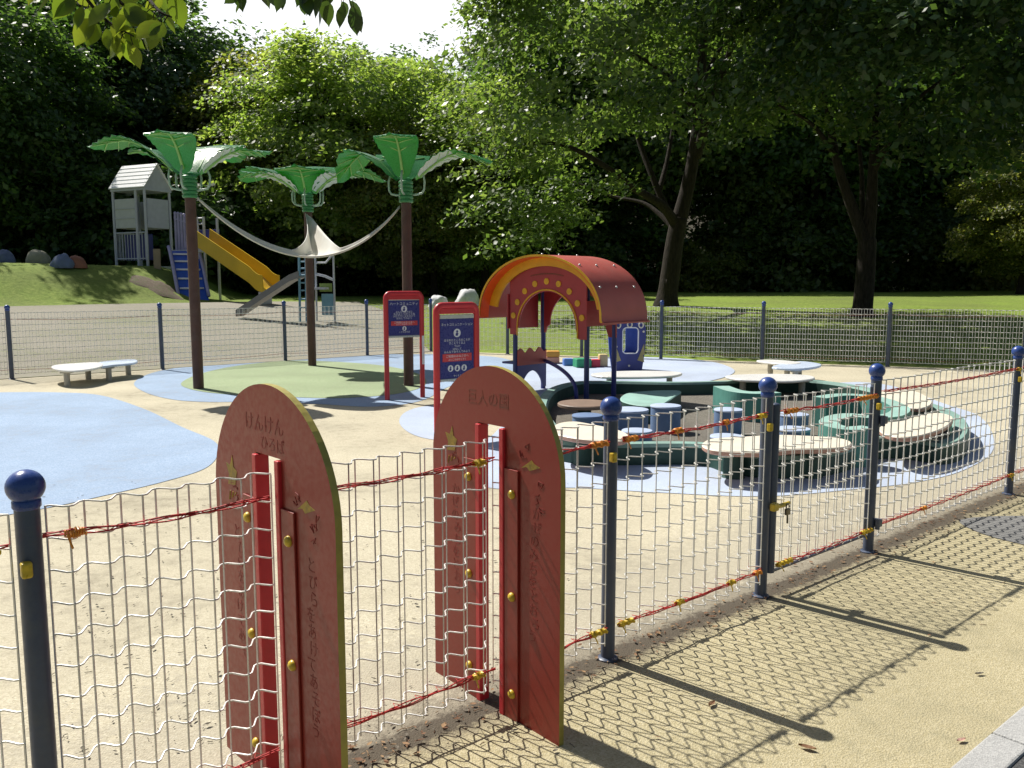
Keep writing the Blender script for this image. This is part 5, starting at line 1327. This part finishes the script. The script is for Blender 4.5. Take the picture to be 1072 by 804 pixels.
# wood behind the lawn
GR = 'dark trees of the wood behind the lawn'
k = 0
for Yr, us, s in ((50, (565, 660, 760, 860, 955, 1050), 1.1), (56, (625, 700, 800, 885, 985), 1.15), (62, (590, 660, 745, 850, 930, 1040), 1.4)):
    for u in us:
        m = (LF_DARK, LF_MID, LF_MID, LF_DARK)[k % 4]
        put(VAR[k % 3], u + q.uniform(-14, 14), Yr + q.uniform(-1.5, 1.5), m, s * q.uniform(.92, 1.1), 'dark tree in the front row of the wood behind the lawn' if Yr < 55 else 'dark tree deeper in the wood behind the lawn', group=GR if Yr < 55 else 'dark trees deeper in the wood behind the lawn'); k += 1
for Yr, us, s in ((62, (-30, 80, 190, 290), 1.35),):
    for u in us:
        put(VAR[k % 3], u + q.uniform(-14, 14), Yr + q.uniform(-1.5, 1.5), (LF_DARK, LF_BLUE)[k % 2], s * (.52 if Yr < 65 else .6) if u > 150 else s * .8, 'dark tree far back in the wood on the left', group='dark trees far back in the wood on the left'); k += 1
# undergrowth
GS = 'dark shrubs along the foot of the wood'
for i, (u, Y, m, s) in enumerate([(-20, 38, LF_DARK, 1.2), (45, 41, LF_BLUE, 1.3), (105, 38.5, LF_DARK, 1.2), (150, 39, LF_DARK, 1.3), (205, 39, LF_DARK, 1.3), (250, 43, LF_DARK, 1.2), (300, 46, LF_DARK, 1.2), (350, 48, LF_DARK, 1.3), (400, 48, LF_DARK, 1.3), (450, 49, LF_DARK, 1.3), (505, 49, LF_DARK, 1.3), (555, 49, LF_DARK, 1.2), (610, 48, LF_MID, 1.3), (655, 49, LF_DARK, 1.4),
                                   (780, 49, LF_MID, 1.3), (830, 48, LF_MID, 1.4), (880, 49, LF_DARK, 1.4), (940, 49, LF_MID, 1.4), (990, 48, LF_MID, 1.3), (1090, 49, LF_DARK, 1.3)]):
    put(SHRUB, u, Y, m, s, 'dark shrub along the shaded foot of the wood', 'forest_shrub', GS)
put(SHRUB, 742, 47, LF_OLIVE, .85, 'pale sunlit shrub at the foot of the wood between the two lawn trees', 'forest_shrub')
put(SHRUB, 702, 50, LF_OLIVE, .9, 'pale shrub behind the trunk of the big multi stemmed tree', 'forest_shrub')
put(SHRUB, 1045, 46, LF_OLIVE, 1.4, 'pale sunlit shrub at the right end of the lawn under the dark wood', 'forest_shrub')
put(BRIGHT, 1065, 40, LF_OLIVE, .62, 'small pale tree catching sun at the right edge behind the lawn')
put(SHRUB, 470, 43, LF_LIME, 1.25, 'yellow green bush below the right palm pole leaves, behind the boulders', 'forest_shrub')
# --- overhanging branch close to the camera
def near_branch(label, twigs, mat, seed, size, Y):
    qq = random.Random(seed); root = thing('hanging_branch', at(twigs[0][0][0][0], twigs[0][0][0][1], Y), label, 'branch')
    tw = MB(); lf = MB()
    for path, n in twigs:
        pts = catmull([at(u, v, Y + qq.uniform(-.08, .08)) for u, v in path], 6, False); k = len(pts)
        tw.tube(pts, [.006 - .0045 * i / (k - 1) for i in range(k)], 6)
        for j in range(n):
            i = int((.15 + .85 * (j + qq.random()) / n) * (k - 1)); i = min(k - 1, i); p = pts[i]
            d = Vector((qq.gauss(0, .6), qq.gauss(0, .5), -1.0 + qq.gauss(0, .25))).normalized(); L = size * qq.uniform(.75, 1.15)
            nn = Vector((qq.gauss(0, .7), -1, qq.gauss(0, .5))); sd = d.cross(nn).normalized(); nn = sd.cross(d).normalized()
            st = p + d * .02; tw.tube([p, p.lerp(st, .5) + nn * .003, st], .0011, 4)
            prof = [(0, .02), (.12, .16), (.3, .27), (.5, .29), (.7, .23), (.86, .12), (.95, .045), (1.04, .004)]
            vs = []; cu = qq.uniform(-.22, .22)
            for x, wv in prof:
                c = st + d * (x * L) + nn * (cu * L * x * x)
                for s in (-1, 0, 1): vs.append(c + sd * (s * wv * L) + nn * (abs(s) * wv * L * .22))
            lf.add(vs, [(a * 3 + b, a * 3 + 3 + b, a * 3 + 4 + b, a * 3 + 1 + b) for a in range(len(prof) - 1) for b in (0, 1)])
    tw.build('twig', BARK, root, smooth=True); lf.build('leaves', mat, root, smooth=True)
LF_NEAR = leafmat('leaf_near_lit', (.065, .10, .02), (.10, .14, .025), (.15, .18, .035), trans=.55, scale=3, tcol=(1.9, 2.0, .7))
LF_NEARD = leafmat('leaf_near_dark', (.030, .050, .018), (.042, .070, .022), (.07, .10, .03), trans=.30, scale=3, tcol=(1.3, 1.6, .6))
near_branch('yellow green leafy branch hanging in at the top left corner', [([(60, -60), (85, -10), (110, 20), (140, 38)], 16), ([(150, -60), (150, -15), (165, 10), (180, 18)], 12), ([(100, -50), (120, -5), (135, 10), (150, 30)], 12), ([(20, -50), (60, -20), (85, 8)], 9), ([(200, -60), (185, -25), (175, 0)], 7)], LF_NEAR, 4, .062, 1.9)
near_branch('dark leafy twig hanging against the bright sky at the top', [([(230, -70), (255, -35), (300, -18), (345, -8), (372, 0)], 17), ([(260, -60), (310, -30), (340, -18)], 9), ([(215, -70), (240, -30), (262, -8)], 8), ([(325, -40), (350, -20), (362, -5)], 5)], LF_NEARD, 8, .066, 2.4)
